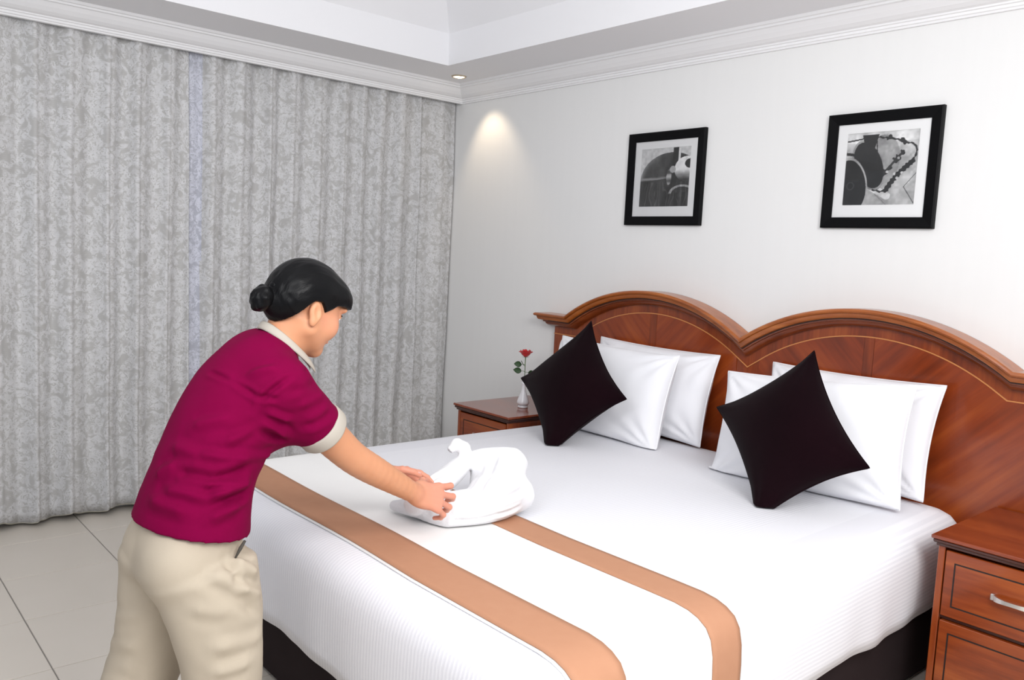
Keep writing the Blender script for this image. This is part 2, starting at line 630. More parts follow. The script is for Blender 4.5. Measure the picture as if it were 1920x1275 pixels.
# hair: black with fine strands
M_hair, _nt, _b = new_mat('hair_black')
_tc = N(_nt, 'ShaderNodeTexCoord'); _mp = N(_nt, 'ShaderNodeMapping')
_mp.inputs['Scale'].default_value = (220, 14, 60)
_mp.inputs['Rotation'].default_value = (math.radians(-35), 0, 0)
_nt.links.new(_tc.outputs['Object'], _mp.inputs['Vector'])
_nz = N(_nt, 'ShaderNodeTexNoise'); _nz.inputs['Scale'].default_value = 1.0; _nz.inputs['Detail'].default_value = 3
_nt.links.new(_mp.outputs[0], _nz.inputs['Vector'])
_b.inputs['Base Color'].default_value = (0.004, 0.004, 0.0045, 1)
_b.inputs['Roughness'].default_value = 0.36
_b.inputs['Specular IOR Level'].default_value = 0.12
add_bump(_nt, _b, _nz.outputs[0], 0.35, 0.003)

# ================================================================== SETTING
# floor slab with single tiles
floor = box('floor', (-0.3, -5.2, -0.06), (6.0, 0.12, -0.004), M_grout)
tag(floor, kind='structure')
TS = 0.433
tile_me = None
for i in range(-1, 13):
    for j in range(-1, 11):
        x0 = 0.163 + (i - 1) * TS; y0 = -0.065 - j * TS + 0.0
        x1 = x0 + TS; y1 = y0 - TS
        if x0 < -0.29 or x1 > 5.95 or y1 < -5.15 or y0 > 0.4: continue
        if tile_me is None:
            t = box('tile', (-TS / 2 + 0.0022, -TS / 2 + 0.0022, -0.012), (TS / 2 - 0.0022, TS / 2 - 0.0022, 0.0), M_tile, None, 0.0012, 1)
            tile_me = t.data
        else:
            t = bpy.data.objects.new('tile', tile_me); COL.objects.link(t)
        t.parent = floor
        t.location = ((x0 + x1) / 2, (y0 + y1) / 2, 0)

wall_back = box('wall_back', (-0.3, 0.0, 0.0), (5.6, 0.12, 3.1), M_wall)
tag(wall_back, kind='structure')
wall_left = box('wall_left', (-0.3, -5.2, 0.0), (-0.16, 0.0, 3.1), M_wall)
tag(wall_left, kind='structure')


def prism_along(name, prof_fn, corners, mat, parent=None):
    """sweep closed profile rings given as lists of 3D rings"""
    V, F = [], []
    n = len(corners[0])
    for ring in corners: V += ring
    for i in range(len(corners) - 1):
        for k in range(n):
            F.append((i * n + k, i * n + (k + 1) % n, (i + 1) * n + (k + 1) % n, (i + 1) * n + k))
    F.append(tuple(range(n)))
    F.append(tuple(range((len(corners) - 1) * n, len(corners) * n))[::-1])
    bm = bmesh.new()
    vs = [bm.verts.new(v) for v in V]
    for f in F: bm.faces.new([vs[k] for k in f])
    return bm_obj(name, bm, mat, parent)


# stepped tray ceiling: soffit border, upright fascia, sloped cove, flat top
ZS, WS, ZF = 2.44, 0.46, 2.612
ceil = thing('ceiling', (0, 0, ZS), None, None)
tag(ceil, kind='structure')
bm = bmesh.new()
add_box(bm, (-0.16, -WS + 0.004, ZS), (5.6, 0.0, ZS + 0.03))
bm_obj('soffit', bm, M_paint, ceil)
box('soffit', (-0.16, -5.2, ZS), (WS - 0.004, -WS + 0.004, ZS + 0.03), M_paint, ceil)
box('fascia', (WS, -WS, ZS - 0.0005), (5.6, -WS + 0.03, ZF), M_paint, ceil)
box('fascia', (WS - 0.03, -5.2, ZS - 0.0005), (WS, -WS, ZF), M_paint, ceil)
SL, SH = 0.30, 0.42
def quad_solid(name, pts, nrm_off, mat, parent):
    bm = bmesh.new()
    a = [bm.verts.new(p) for p in pts]
    b = [bm.verts.new(Vector(p) + Vector(nrm_off)) for p in pts]
    n = len(pts)
    bm.faces.new(a); bm.faces.new(b[::-1])
    for k in range(n): bm.faces.new([a[k], a[(k + 1) % n], b[(k + 1) % n], b[k]])
    return bm_obj(name, bm, mat, parent)
quad_solid('cove_slope', [(WS, -WS, ZF), (5.6, -WS, ZF), (5.6, -WS - SL, ZF + SH), (WS + SL, -WS - SL, ZF + SH)], (0, 0, 0.03), M_paint, ceil)
quad_solid('cove_slope', [(WS, -WS, ZF), (WS + SL, -WS - SL, ZF + SH), (WS + SL, -5.2, ZF + SH), (WS, -5.2, ZF)], (0, 0, 0.03), M_paint, ceil)
box('top_panel', (WS + SL, -5.2, ZF + SH), (5.6, -WS - SL, ZF + SH + 0.03), M_paint, ceil)

# crown moulding, profile = (distance from wall, height)
ZC = 2.343
CP = [(0.0, ZC), (0.012, ZC), (0.015, ZC + 0.007), (0.021, ZC + 0.009), (0.023, ZC + 0.018), (0.030, ZC + 0.020), (0.032, ZC + 0.026),
      (0.046, ZC + 0.030), (0.064, ZC + 0.040), (0.082, ZC + 0.056), (0.095, ZC + 0.071), (0.098, ZC + 0.074), (0.107, ZC + 0.076), (0.109, ZC + 0.084),
      (0.118, ZC + 0.086), (0.124, ZC + 0.097), (0.0, ZC + 0.097)]
t1 = prism_along('trim_1', None, [[(d, -d, z) for d, z in CP], [(5.6, -d, z) for d, z in CP]], M_trim)
tag(t1, kind='structure')
t2 = prism_along('trim_2', None, [[(d, -d, z) for d, z in CP], [(d, -5.2, z) for d, z in CP]], M_trim)
tag(t2, kind='structure')
# pelmet board the left crown is fixed to, hiding the curtain track
tag(box('trim_3', (-0.02, -5.2, ZC + 0.002), (0.0, 0.0, ZS), M_trim), kind='structure')

# recessed downlight in the corner of the soffit
dl = thing('downlight', (0.283, -0.25, ZS), 'small round recessed downlight glowing warm in the ceiling corner', 'light')
lathe('ring', [(0.034, -0.001), (0.035, -0.006), (0.039, -0.008), (0.044, -0.005), (0.046, 0.0)], (0.283, -0.25, ZS), simple('downlight_ring', srgb(196, 182, 160), 0.3, metal=0.6), dl)
M_glow, _nt, _b = new_mat('lamp_glow')
_b.inputs['Emission Color'].default_value = (1.0, 0.86, 0.62, 1); _b.inputs['Emission Strength'].default_value = 6.0
lathe('lamp', [(0.0, -0.011), (0.015, -0.010), (0.026, -0.007), (0.0335, -0.003), (0.034, -0.001)], (0.283, -0.25, ZS), M_glow, dl)
sd = bpy.data.lights.new('downlight_beam', 'SPOT')
sd.energy = 7.0; sd.color = (1.0, 0.80, 0.56); sd.spot_size = math.radians(76); sd.spot_blend = 0.7; sd.shadow_soft_size = 0.02
so = bpy.data.objects.new('downlight_beam', sd); COL.objects.link(so)
so.location = (0.283, -0.225, ZS - 0.025)
so.rotation_euler = (Vector((0.34, 0.0, 1.85)) - Vector(so.location)).to_track_quat('-Z', 'Y').to_euler()


# ------------------------------------------------------------------ curtains
def curtain(name, y0, y1, label, seed, amp=0.034, xm=-0.045, zb=0.035, strip=None, back0=0.0):
    rr = np.random.default_rng(seed)
    n = max(24, int((y1 - y0) / 0.006)); m = 46
    y = np.linspace(y0, y1, n)
    # irregular fold phase
    knots = [y0]
    while knots[-1] < y1 + 0.3: knots.append(knots[-1] + rr.uniform(0.115, 0.19))
    ph = np.interp(y, knots, np.arange(len(knots)) * 2 * PI)
    am = np.interp(y, knots, rr.uniform(0.7, 1.15, len(knots)))
    z = np.linspace(zb, 2.40, m)
    Y, Z = np.meshgrid(y, z, indexing='ij')
    PH = ph[:, None] + 0.35 * np.sin(Z * 1.3 + seed) + 0.25 * vnoise(np.stack([Y.ravel() * 3, Z.ravel() * 1.1, np.full(Y.size, seed * 1.7)], 1)).reshape(Y.shape)
    grow = 0.75 + 0.35 * (1 - Z / 2.4)
    prof = np.sin(PH) + 0.22 * np.sin(2 * PH + 0.8) + 0.09 * np.sin(3.1 * PH + 1.7)
    X = xm + amp * am[:, None] * grow * prof * 0.8 + 0.012 * vnoise(np.stack([Y.ravel() * 9, Z.ravel() * 2.2, np.full(Y.size, seed + 3.3)], 1)).reshape(Y.shape)
    e0 = np.exp(-((Y - y0) / 0.07) ** 2)
    X = X * (1 - 0.8 * (back0 > 0) * e0) + (xm * 0.8 - back0) * e0 * (back0 > 0)
    X = np.minimum(X, np.where(Z > 2.25, -0.026, 0.08))
    Yd = Y + 0.012 * np.cos(PH) * grow
    # hem hangs a little unevenly
    hem = 0.012 * vnoise(np.stack([Y[:, 0] * 7, np.full(n, seed), np.zeros(n)], 1)) + 0.008 * np.sin(ph)
    Zd = Z + hem[:, None] * np.clip(1 - Z / 0.5, 0, 1)
    V = np.stack([X, Yd, Zd], -1)
    t = thing(name, (xm, (y0 + y1) / 2, 0), label, 'curtain', 'damask curtains along the left wall')
    def sheet(nm, V, mat, parent, off):
        W = V.reshape(-1, 3).copy(); W[:, 0] += off
        r, c = V.shape[:2]
        F = strip_grid((r, c))
        o = mesh_np(nm, W, F, mat, parent)
        # arc length uv
        s = np.concatenate([[0], np.cumsum(np.linalg.norm(np.diff(V[:, min(20, V.shape[1] - 1), :2], axis=0), axis=1))])
        U = np.repeat(s[:, None], c, 1).ravel(); ZZ = V[..., 2].ravel()
        uvl = o.data.uv_layers.new(name='UVMap')
        li = np.zeros(len(o.data.loops), dtype=np.int32); o.data.loops.foreach_get('vertex_index', li)
        uvl.data.foreach_set('uv', np.stack([U[li] + seed * 0.37, ZZ[li]], 1).astype(np.float32).ravel())
        return o
    o = sheet('cloth', V, M_curt, t, 0.0)
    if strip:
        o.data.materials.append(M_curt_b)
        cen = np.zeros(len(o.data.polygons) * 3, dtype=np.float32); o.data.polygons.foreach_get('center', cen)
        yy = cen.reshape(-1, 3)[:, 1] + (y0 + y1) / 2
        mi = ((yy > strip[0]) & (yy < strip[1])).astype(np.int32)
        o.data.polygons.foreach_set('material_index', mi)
    md = o.modifiers.new('thick', 'SOLIDIFY'); md.thickness = 0.003; md.offset = -1
    # pale lining peeping out below the hem
    L = V[:, :4].copy(); L[..., 2] = Zd[:, :1] + np.array([-0.007, 0.0, 0.03, 0.06]); L[..., 0] += -0.004
    sheet('lining', L, M_lining, t, -0.004)
    hd = V[:, -3:].copy(); hd[..., 2] = np.array([2.392, 2.41, 2.425])
    hd[..., 0] = np.minimum(hd[..., 0], -0.035)
    sheet('heading_tape', hd, M_lining, t, -0.002)
    return t


curtain('curtain', -4.3, -1.715, 'wide grey damask curtain at the left, behind and beside the woman', 1)
curtain('curtain', -1.755, -0.295, 'grey damask curtain in the middle with bluish daylight tinted into its leading edge', 2, xm=-0.05, back0=0.065, strip=(-1.76, -1.63))
curtain('curtain', -0.325, -0.012, 'narrow grey damask curtain in the corner by the bed wall', 5, xm=-0.055, amp=0.026, back0=0.06)
# track
tr = box('curtain_track', (-0.075, -5.0, 2.425), (-0.045, -0.02, 2.437), M_trim)
tag(tr, 'white curtain track hidden behind the crown moulding over the curtains', 'curtain track')


# ------------------------------------------------------------------ headboard
HB_L, HB_R, ZSH, ZTOP = 0.985, 3.50, 1.092, 1.263
XA, XV, XB = 1.137, 2.243, 3.335


def arc_pts(x0, x1, z, sag, n=40):
    h = (x1 - x0) / 2; r = (h * h + sag * sag) / (2 * sag); cz = z + sag - r; cx = (x0 + x1) / 2
    a = math.asin(h / r)
    return [(cx + r * math.sin(t), cz + r * math.cos(t)) for t in np.linspace(-a, a, n)]


outline = [(HB_L, ZSH)] + arc_pts(XA, XV, ZSH, ZTOP - ZSH) + arc_pts(XV, XB, ZSH, ZTOP - ZSH)[1:] + [(HB_R, ZSH)]
outline[41 - 0] = outline[41]
OL = np.array(outline)
def offset_path(o):
    d = np.diff(OL, axis=0); d /= np.linalg.norm(d, axis=1)[:, None]
    nn = np.stack([-d[:, 1], d[:, 0]], 1)
    n0 = np.vstack([nn[:1], nn]); n1 = np.vstack([nn, nn[-1:]])
    m = (n0 + n1) / (1 + (n0 * n1).sum(1))[:, None]
    return OL + o * m


hb = thing('headboard', (2.243, -0.03, 0), 'wide glossy reddish-brown wooden headboard with two arches on the wall', 'headboard')
# moulding: (offset from outline, depth) ; swept in front, mitred round both ends
prof = [(0.0, -0.002), (0.0, -0.112), (-0.004, -0.118), (-0.010, -0.120), (-0.016, -0.116), (-0.019, -0.106), (-0.030, -0.103), (-0.036, -0.098), (-0.039, -0.086)]
prof2 = [(-0.039, -0.086), (-0.041, -0.080), (-0.047, -0.078), (-0.049, -0.070), (-0.058, -0.066), (-0.066, -0.056), (-0.070, -0.044), (-0.070, -0.002)]
def sweep_mould(name, pr, mat):
    V = []
    for o, dep in pr:
        P = offset_path(o)
        p = max(0.0, -dep - 0.03)
        line = [(HB_L - p, -0.002, P[0, 1]), (HB_L - p, dep, P[0, 1])]
        line += [(x, dep, z) for x, z in P[1:-1]]
        line += [(HB_R + p, dep, P[-1, 1]), (HB_R + p, -0.002, P[-1, 1])]
        V.append(line)
    V = np.array(V)
    o = mesh_np(name, V.reshape(-1, 3), strip_grid(V.shape[:2])[:, ::-1].copy(), mat, hb, smooth=False)
    md = o.modifiers.new('es', 'EDGE_SPLIT')
    return o
sweep_mould('cap_moulding', prof, M_wood_m)
sweep_mould('inner_moulding', prof2, mat_wood('wood_moulding_dark', srgb(82, 34, 12), srgb(118, 52, 20), srgb(146, 72, 30), rot=(0, PI / 2, 0)))
# dark groove line between the two mouldings
def path_strip(name, o0, o1, y, thick, mat, x0=None, x1=None):
    A = offset_path(o0); B = offset_path(o1)
    m = np.ones(len(A), bool)
    if x0 is not None: m = (A[:, 0] >= x0) & (A[:, 0] <= x1)
    A, B = A[m], B[m]
    n = len(A)
    V = [(a[0], y, a[1]) for a in A] + [(b[0], y, b[1]) for b in B] + [(a[0], y + thick, a[1]) for a in A] + [(b[0], y + thick, b[1]) for b in B]
    F = []
    for k in range(n - 1):
        F += [(k, k + 1, n + k + 1, n + k), (2 * n + k, k, n + 0 + 0 + k - n, 2 * n + k)][:1]
        F += [(k, 2 * n + k, 2 * n + k + 1, k + 1), (n + k, n + k + 1, 3 * n + k + 1, 3 * n + k)]
    return mesh_np(name, V, F, mat, hb, smooth=False)
path_strip('groove_line', -0.0365, -0.0415, -0.0885, 0.004, M_black_line)
# body board
P = offset_path(-0.03)
xs = P[:, 0]
V = []; n = len(P)
for yy in (-0.03, -0.002):
    V += [(x, yy, z) for x, z in P] + [(x, yy, 0.02) for x, z in P]
F = []
for k in range(n - 1):
    F += [(k, n + k, n + k + 1, k + 1), (2 * n + k, 2 * n + k + 1, 3 * n + k + 1, 3 * n + k), (k, k + 1, 2 * n + k + 1, 2 * n + k)]
F += [(0, 2 * n, 3 * n, n), (n - 1, 2 * n - 1, 4 * n - 1, 3 * n - 1)]
mesh_np('board', V, F, M_wood_v, hb, smooth=False)
IN = offset_path(-0.112)
path_strip('inlay_line', -0.109, -0.1135, -0.0345, 0.004, M_inlay)
def veneer(x0, x1, mat, z0=0.42, off=-0.1135, y=-0.0335):
    Q = offset_path(off)
    xx = np.linspace(x0, x1, 26)
    # top curve: interpolate on sorted path
    zz = np.interp(xx, Q[:, 0], Q[:, 1])
    n = len(xx)
    V = [(x, y, z) for x, z in zip(xx, zz)] + [(x, y, z0) for x in xx] + [(x, -0.03, z) for x, z in zip(xx, zz)] + [(x, -0.03, z0) for x in xx]
    F = []
    for k in range(n - 1):
        F += [(k, n + k, n + k + 1, k + 1), (k, k + 1, 2 * n + k + 1, 2 * n + k)]
    F += [(0, 2 * n, 3 * n, n), (n - 1, 2 * n - 1, 4 * n - 1, 3 * n - 1)]
    return mesh_np('veneer_panel', V, F, mat, hb, smooth=False)
veneer(1.17, 1.669, M_wood_d1); veneer(1.670, 1.712, M_wood_v, y=-0.0342); veneer(1.713, 2.185, M_wood_d2)
veneer(2.30, 2.769, M_wood_d1); veneer(2.770, 2.810, M_wood_v, y=-0.0342); veneer(2.811, 3.48, M_wood_d2)
veneer(1.01, 1.169, M_wood_v)

# ------------------------------------------------------------------ bed
bed = thing('bed', (2.265, -1.12, 0), 'king size bed base in dark brown fabric under white bed linen', 'bed')
box('divan_base', (1.35, -2.13, 0.012), (3.206, -0.10, 0.36), M_base, bed, 0.015)
box('mattress', (1.345, -2.14, 0.362), (3.195, -0.12, 0.56), M_linen, bed, 0.04, 3)
for sx in (1.42, 3.12):
    for sy in (-2.06, -0.22):
        lathe('foot', [(0.0, 0.0), (0.025, 0.0), (0.03, 0.03), (0.0, 0.03)], (sx, sy, -0.016), M_shoe, bed, 16)

BX0, BX1, BY0, BY1, ZB = 1.288, 3.25, -2.205, -0.06, 0.575
RING = [(0.008, 0.262), (0.004, 0.30), (0.0, 0.36), (0.0, 0.44), (0.003, 0.49), (0.012, 0.522), (0.028, 0.546), (0.05, 0.561), (0.08, 0.570), (0.12, 0.5745), (0.2, 0.575)]


def side_x(y):
    """near and far sides bulge slightly along the length"""
    t = np.clip((y - BY0) / (BY1 - BY0), 0, 1)
    return 0.022 * (1 - np.abs(2 * t - 0.75) ** 2) - 0.012


def rrect(x0, x1, y0, y1, rad, step=0.03):
    pts = []
    for cx, cy, a0 in ((x1 - rad, y0 + rad, -90), (x1 - rad, y1 - rad, 0), (x0 + rad, y1 - rad, 90), (x0 + rad, y0 + rad, 180)):
        for k in range(9):
            a = math.radians(a0 + k * 90 / 8)
            pts.append((cx + rad * math.cos(a), cy + rad * math.sin(a)))
    out = []
    for a, b in zip(pts, pts[1:] + pts[:1]):
        L = math.dist(a, b); m = max(1, int(L / step))
        for k in range(m): out.append((a[0] + (b[0] - a[0]) * k / m, a[1] + (b[1] - a[1]) * k / m))
    return np.array(out)


base_ring = rrect(BX0, BX1, BY0, BY1, 0.07)
nc = len(base_ring)
cx, cy = (BX0 + BX1) / 2, (BY0 + BY1) / 2
rings = []; uvu = []
for d, z in RING:
    hx, hy = (BX1 - BX0) / 2, (BY1 - BY0) / 2
    q = (base_ring - [cx, cy]) * [(hx - d) / hx, (hy - d) / hy] + [cx, cy]
    sgn = np.sign(q[:, 0] - cx) * np.clip((np.abs(q[:, 0] - cx) - 0.6) / 0.3, 0, 1)
    q[:, 0] += sgn * side_x(q[:, 1])
    zz = np.full(nc, z)
    low = np.clip((0.5 - z) / 0.24, 0, 1)
    wv = vnoise(np.stack([q[:, 0] * 4, q[:, 1] * 4, np.full(nc, 2.2)], 1))
    zz += low * 0.012 * wv
    ctr = q - [cx, cy]; ctr /= np.linalg.norm(ctr, axis=1)[:, None]
    q = q + ctr * (low * 0.008 * vnoise(np.stack([base_ring[:, 0] * 9, base_ring[:, 1] * 9, np.full(nc, 7.7 + z * 2)], 1)))[:, None]
    rings.append(np.column_stack([q, zz]))
    dist_side = np.minimum(BX1 - base_ring[:, 0], base_ring[:, 0] - BX0)
    onside = dist_side < 0.03
    uvu.append(np.where(onside, BX1 + (0.575 - zz), q[:, 0]))
V = np.concatenate(rings)
U = np.concatenate(uvu)
m = len(RING)
F = []
for r in range(m - 1):
    for k in range(nc):
        k2 = (k + 1) % nc
        F.append((r * nc + k, r * nc + k2, (r + 1) * nc + k2, (r + 1) * nc + k))
F.append(tuple(range((m - 1) * nc, m * nc)))
spread = mesh_np('bedspread', V, F, M_spread, None)
uvl = spread.data.uv_layers.new(name='UVMap')
for l in spread.data.loops:
    uvl.data[l.index].uv = (U[l.vertex_index], V[l.vertex_index, 1])
md = spread.modifiers.new('thick', 'SOLIDIFY'); md.thickness = 0.004; md.offset = -1
tag(spread, 'white satin-striped cotton bedspread tucked over the king size bed', 'bedspread')

# bed runner: plain white cloth with two tan bands, draped over both sides
run = thing('bed_runner', (2.265, -1.82, ZB), 'plain white bed runner with two tan bands across the foot of the bed', 'bed runner')
def cross_section(y, lift):
    s = float(side_x(np.array(y)))
    pts = []
    hx = (BX1 - BX0) / 2
    prof_ = [(d, z) for d, z in RING]
    for d, z in prof_: pts.append((cx + hx - d + s * np.clip((hx - d - 0.6) / 0.3, 0, 1) + (lift if z < 0.55 else lift * 0.5), z + (lift if z > 0.5 else 0)))
    for t in np.linspace(0.25, 1, 12)[:-1]: pts.append((cx + hx - 0.2 - t * (2 * hx - 0.4), 0.575 + lift))
    for d, z in prof_[::-1]: pts.append((cx - hx + d - s * np.clip((hx - d - 0.6) / 0.3, 0, 1) - (lift if z < 0.55 else lift * 0.5), z + (lift if z > 0.5 else 0)))
    return pts
def runner_strip(name, y0, y1, lift, mat, n=8):
    ys = np.linspace(y0, y1, n)
    P = []
    for y in ys:
        row = [(x, y + 0.004 * math.sin(x * 7 + y0) , z) for x, z in cross_section(y, lift)]
        P.append(row)
    P = np.array(P)
    # follow the rounded foot edge
    dd = P[..., 1] - BY0
    drop = np.interp(dd, [0.0, 0.012, 0.028, 0.05, 0.08, 0.12, 0.2], [0.08, 0.053, 0.029, 0.014, 0.005, 0.0005, 0.0])
    P[..., 2] -= drop * np.clip((P[..., 2] - 0.5) / 0.07, 0, 1)
    o = mesh_np(name, P.reshape(-1, 3), strip_grid(P.shape[:2]), mat, run)
    md = o.modifiers.new('thick', 'SOLIDIFY'); md.thickness = 0.0025; md.offset = 0
    return o
runner_strip('cloth', -2.100, -1.535, 0.004, M_runner, 16)
b1 = runner_strip('band', -2.093, -1.953, 0.0075, M_band); b1['label'] = 'wide tan satin band nearest the foot of the bed'
b2 = runner_strip('band', -1.655, -1.542, 0.0075, M_band); b2['label'] = 'narrower tan satin band on the pillow side'


# ------------------------------------------------------------------ pillows and cushions
def rot_lean(roll, lean, yaw):
    return Matrix.Rotation(yaw, 4, 'Z') @ Matrix.Rotation(lean, 4, 'X') @ Matrix.Rotation(roll, 4, 'Y')


def pillow_mesh(w, h, t, bow, pw, n, seed, wr, pinch=0.0):
    u = np.linspace(-1, 1, n)
    u = np.sign(u) * np.abs(u) ** 0.85
    Ug, Vg = np.meshgrid(u, u, indexing='ij')
    ex = 1 - bow * (1 - Vg ** 2) * Ug ** 2
    ez = 1 - bow * (1 - Ug ** 2) * Vg ** 2
    X = w / 2 * Ug * ex; Z = h / 2 * Vg * ez
    T = t / 2 * np.clip((1 - Ug ** 2) * (1 - Vg ** 2), 0, 1) ** pw
    base = np.stack([X.ravel() * 7, Z.ravel() * 7, np.full(X.size, seed * 3.1)], 1)
    nz = vnoise(base).reshape(X.shape) + 0.5 * vnoise(base * 2.3).reshape(X.shape)
    # creases fanning out of the corners
    cr = np.zeros_like(X)
    for su in (-1, 1):
        for sv in (-1, 1):
            du = 1 - su * Ug; dv = 1 - sv * Vg
            rr = np.sqrt(du ** 2 + dv ** 2); an = np.arctan2(dv, du)
            cr += np.exp(-(rr / 0.55) ** 2) * np.sin(an * 13 + seed + su)
    edge = np.clip(T / (t / 2) * 2, 0, 1)
    front = -(T + wr * (nz * 0.8 + cr * 0.9) * edge + 0.002)
    back = T + wr * nz * 0.6 * edge + 0.002
    A = np.stack([X, front, Z], -1).reshape(-1, 3)
    B = np.stack([X, back, Z], -1).reshape(-1, 3)
    Fa = strip_grid((n, n))
    Fb = Fa[:, ::-1] + n * n
    # border
    idx = np.arange(n * n).reshape(n, n)
    loop = np.concatenate([idx[0, :-1], idx[:-1, -1], idx[-1, :0:-1], idx[:0:-1, 0]])
    nx = np.roll(loop, -1)
    Fc = np.stack([loop, loop + n * n, nx + n * n, nx], 1)
    return np.vstack([A, B]), np.vstack([Fa, Fb, Fc])


def place_pillow(name, c, roll, lean, yaw, w, h, t, mat, label, cat, group, bow=0.05, pw=0.42, n=57, seed=1, wr=0.009, zmin=0.582, seam_mat=None, sag=0.0):
    V, F = pillow_mesh(w, h, t, bow, pw, n, seed, wr)
    M = np.array(Matrix.Translation(c) @ rot_lean(roll, lean, yaw))
    W = V @ M[:3, :3].T + M[:3, 3]
    # rests on the mattress: what would sink in is squashed flat and pushed out a little
    low = np.clip((zmin + 0.05 - W[:, 2]) / 0.09, 0, 1)
    under = np.maximum(zmin - W[:, 2], 0)
    W[:, 2] = np.where(W[:, 2] < zmin, zmin + 0.0005 * (W[:, 2] - zmin), W[:, 2])
    W[:, 1] -= 0.02 * low * (np.arange(len(W)) < n * n)
    o = thing(name, (float(c[0]), float(c[1]), zmin), label, cat, group)
    body = mesh_np('cover', W, F, mat, o)
    # seam piping round the edge
    idx = np.arange(n * n).reshape(n, n)
    loop = np.concatenate([idx[0, :-1], idx[:-1, -1], idx[-1, :0:-1], idx[:0:-1, 0]])
    ring = (W[loop] + W[loop + n * n]) / 2
    k = len(ring); nn = 6
    VV = []; FF = []
    cen = ring.mean(0)
    ax = np.array(M[:3, 1])
    for i in range(k):
        t_ = nrm(ring[(i + 1) % k] - ring[i - 1] + 1e-9); a = nrm(np.cross(t_, ax)); b_ = np.cross(t_, a)
        for j in range(nn):
            an = 2 * PI * j / nn
            VV.append(ring[i] + 0.003 * (a * math.cos(an) + b_ * math.sin(an)))
    for i in range(k):
        for j in range(nn):
            FF.append((i * nn + j, i * nn + (j + 1) % nn, ((i + 1) % k) * nn + (j + 1) % nn, ((i + 1) % k) * nn + j))
    mesh_np('seam', VV, FF, mat, o)
    return o


GP = 'white pillows propped against the headboard'
place_pillow('pillow', (1.761, -0.132, 0.795), 0.01, -0.226, 0.0, 0.739, 0.424, 0.15, M_linen, 'white pillow at the back of the left pair, touching the headboard', 'pillow', GP, seed=2)
place_pillow('pillow', (1.676, -0.332, 0.785), 0.016, -0.247, 0.004, 0.748, 0.445, 0.19, M_linen, 'white pillow at the front of the left pair, right behind the left brown cushion', 'pillow', GP, seed=3)
place_pillow('pillow', (2.757, -0.132, 0.797), -0.01, -0.25, -0.022, 0.72, 0.43, 0.15, M_linen, 'white pillow at the back of the right pair, its corner sticking out at the right', 'pillow', GP, seed=4)
place_pillow('pillow', (2.721, -0.335, 0.778), -0.069, -0.30, 0.053, 0.755, 0.445, 0.19, M_linen, 'white pillow at the front of the right pair, right behind the right brown cushion', 'pillow', GP, seed=5)
GC = 'dark brown velvet cushions standing on a corner'
place_pillow('cushion', (1.713, -0.614, 0.821), 0.749, -0.428, 0.021, 0.478, 0.452, 0.20, M_velvet, 'dark brown velvet cushion standing on its corner on the left side of the bed', 'cushion', GC, bow=0.13, pw=0.62, seed=6, wr=0.003)
place_pillow('cushion', (2.80, -0.612, 0.82), 0.865, -0.402, -0.025, 0.484, 0.424, 0.20, M_velvet, 'dark brown velvet cushion standing on its corner on the right side of the bed', 'cushion', GC, bow=0.13, pw=0.62, seed=8, wr=0.003)


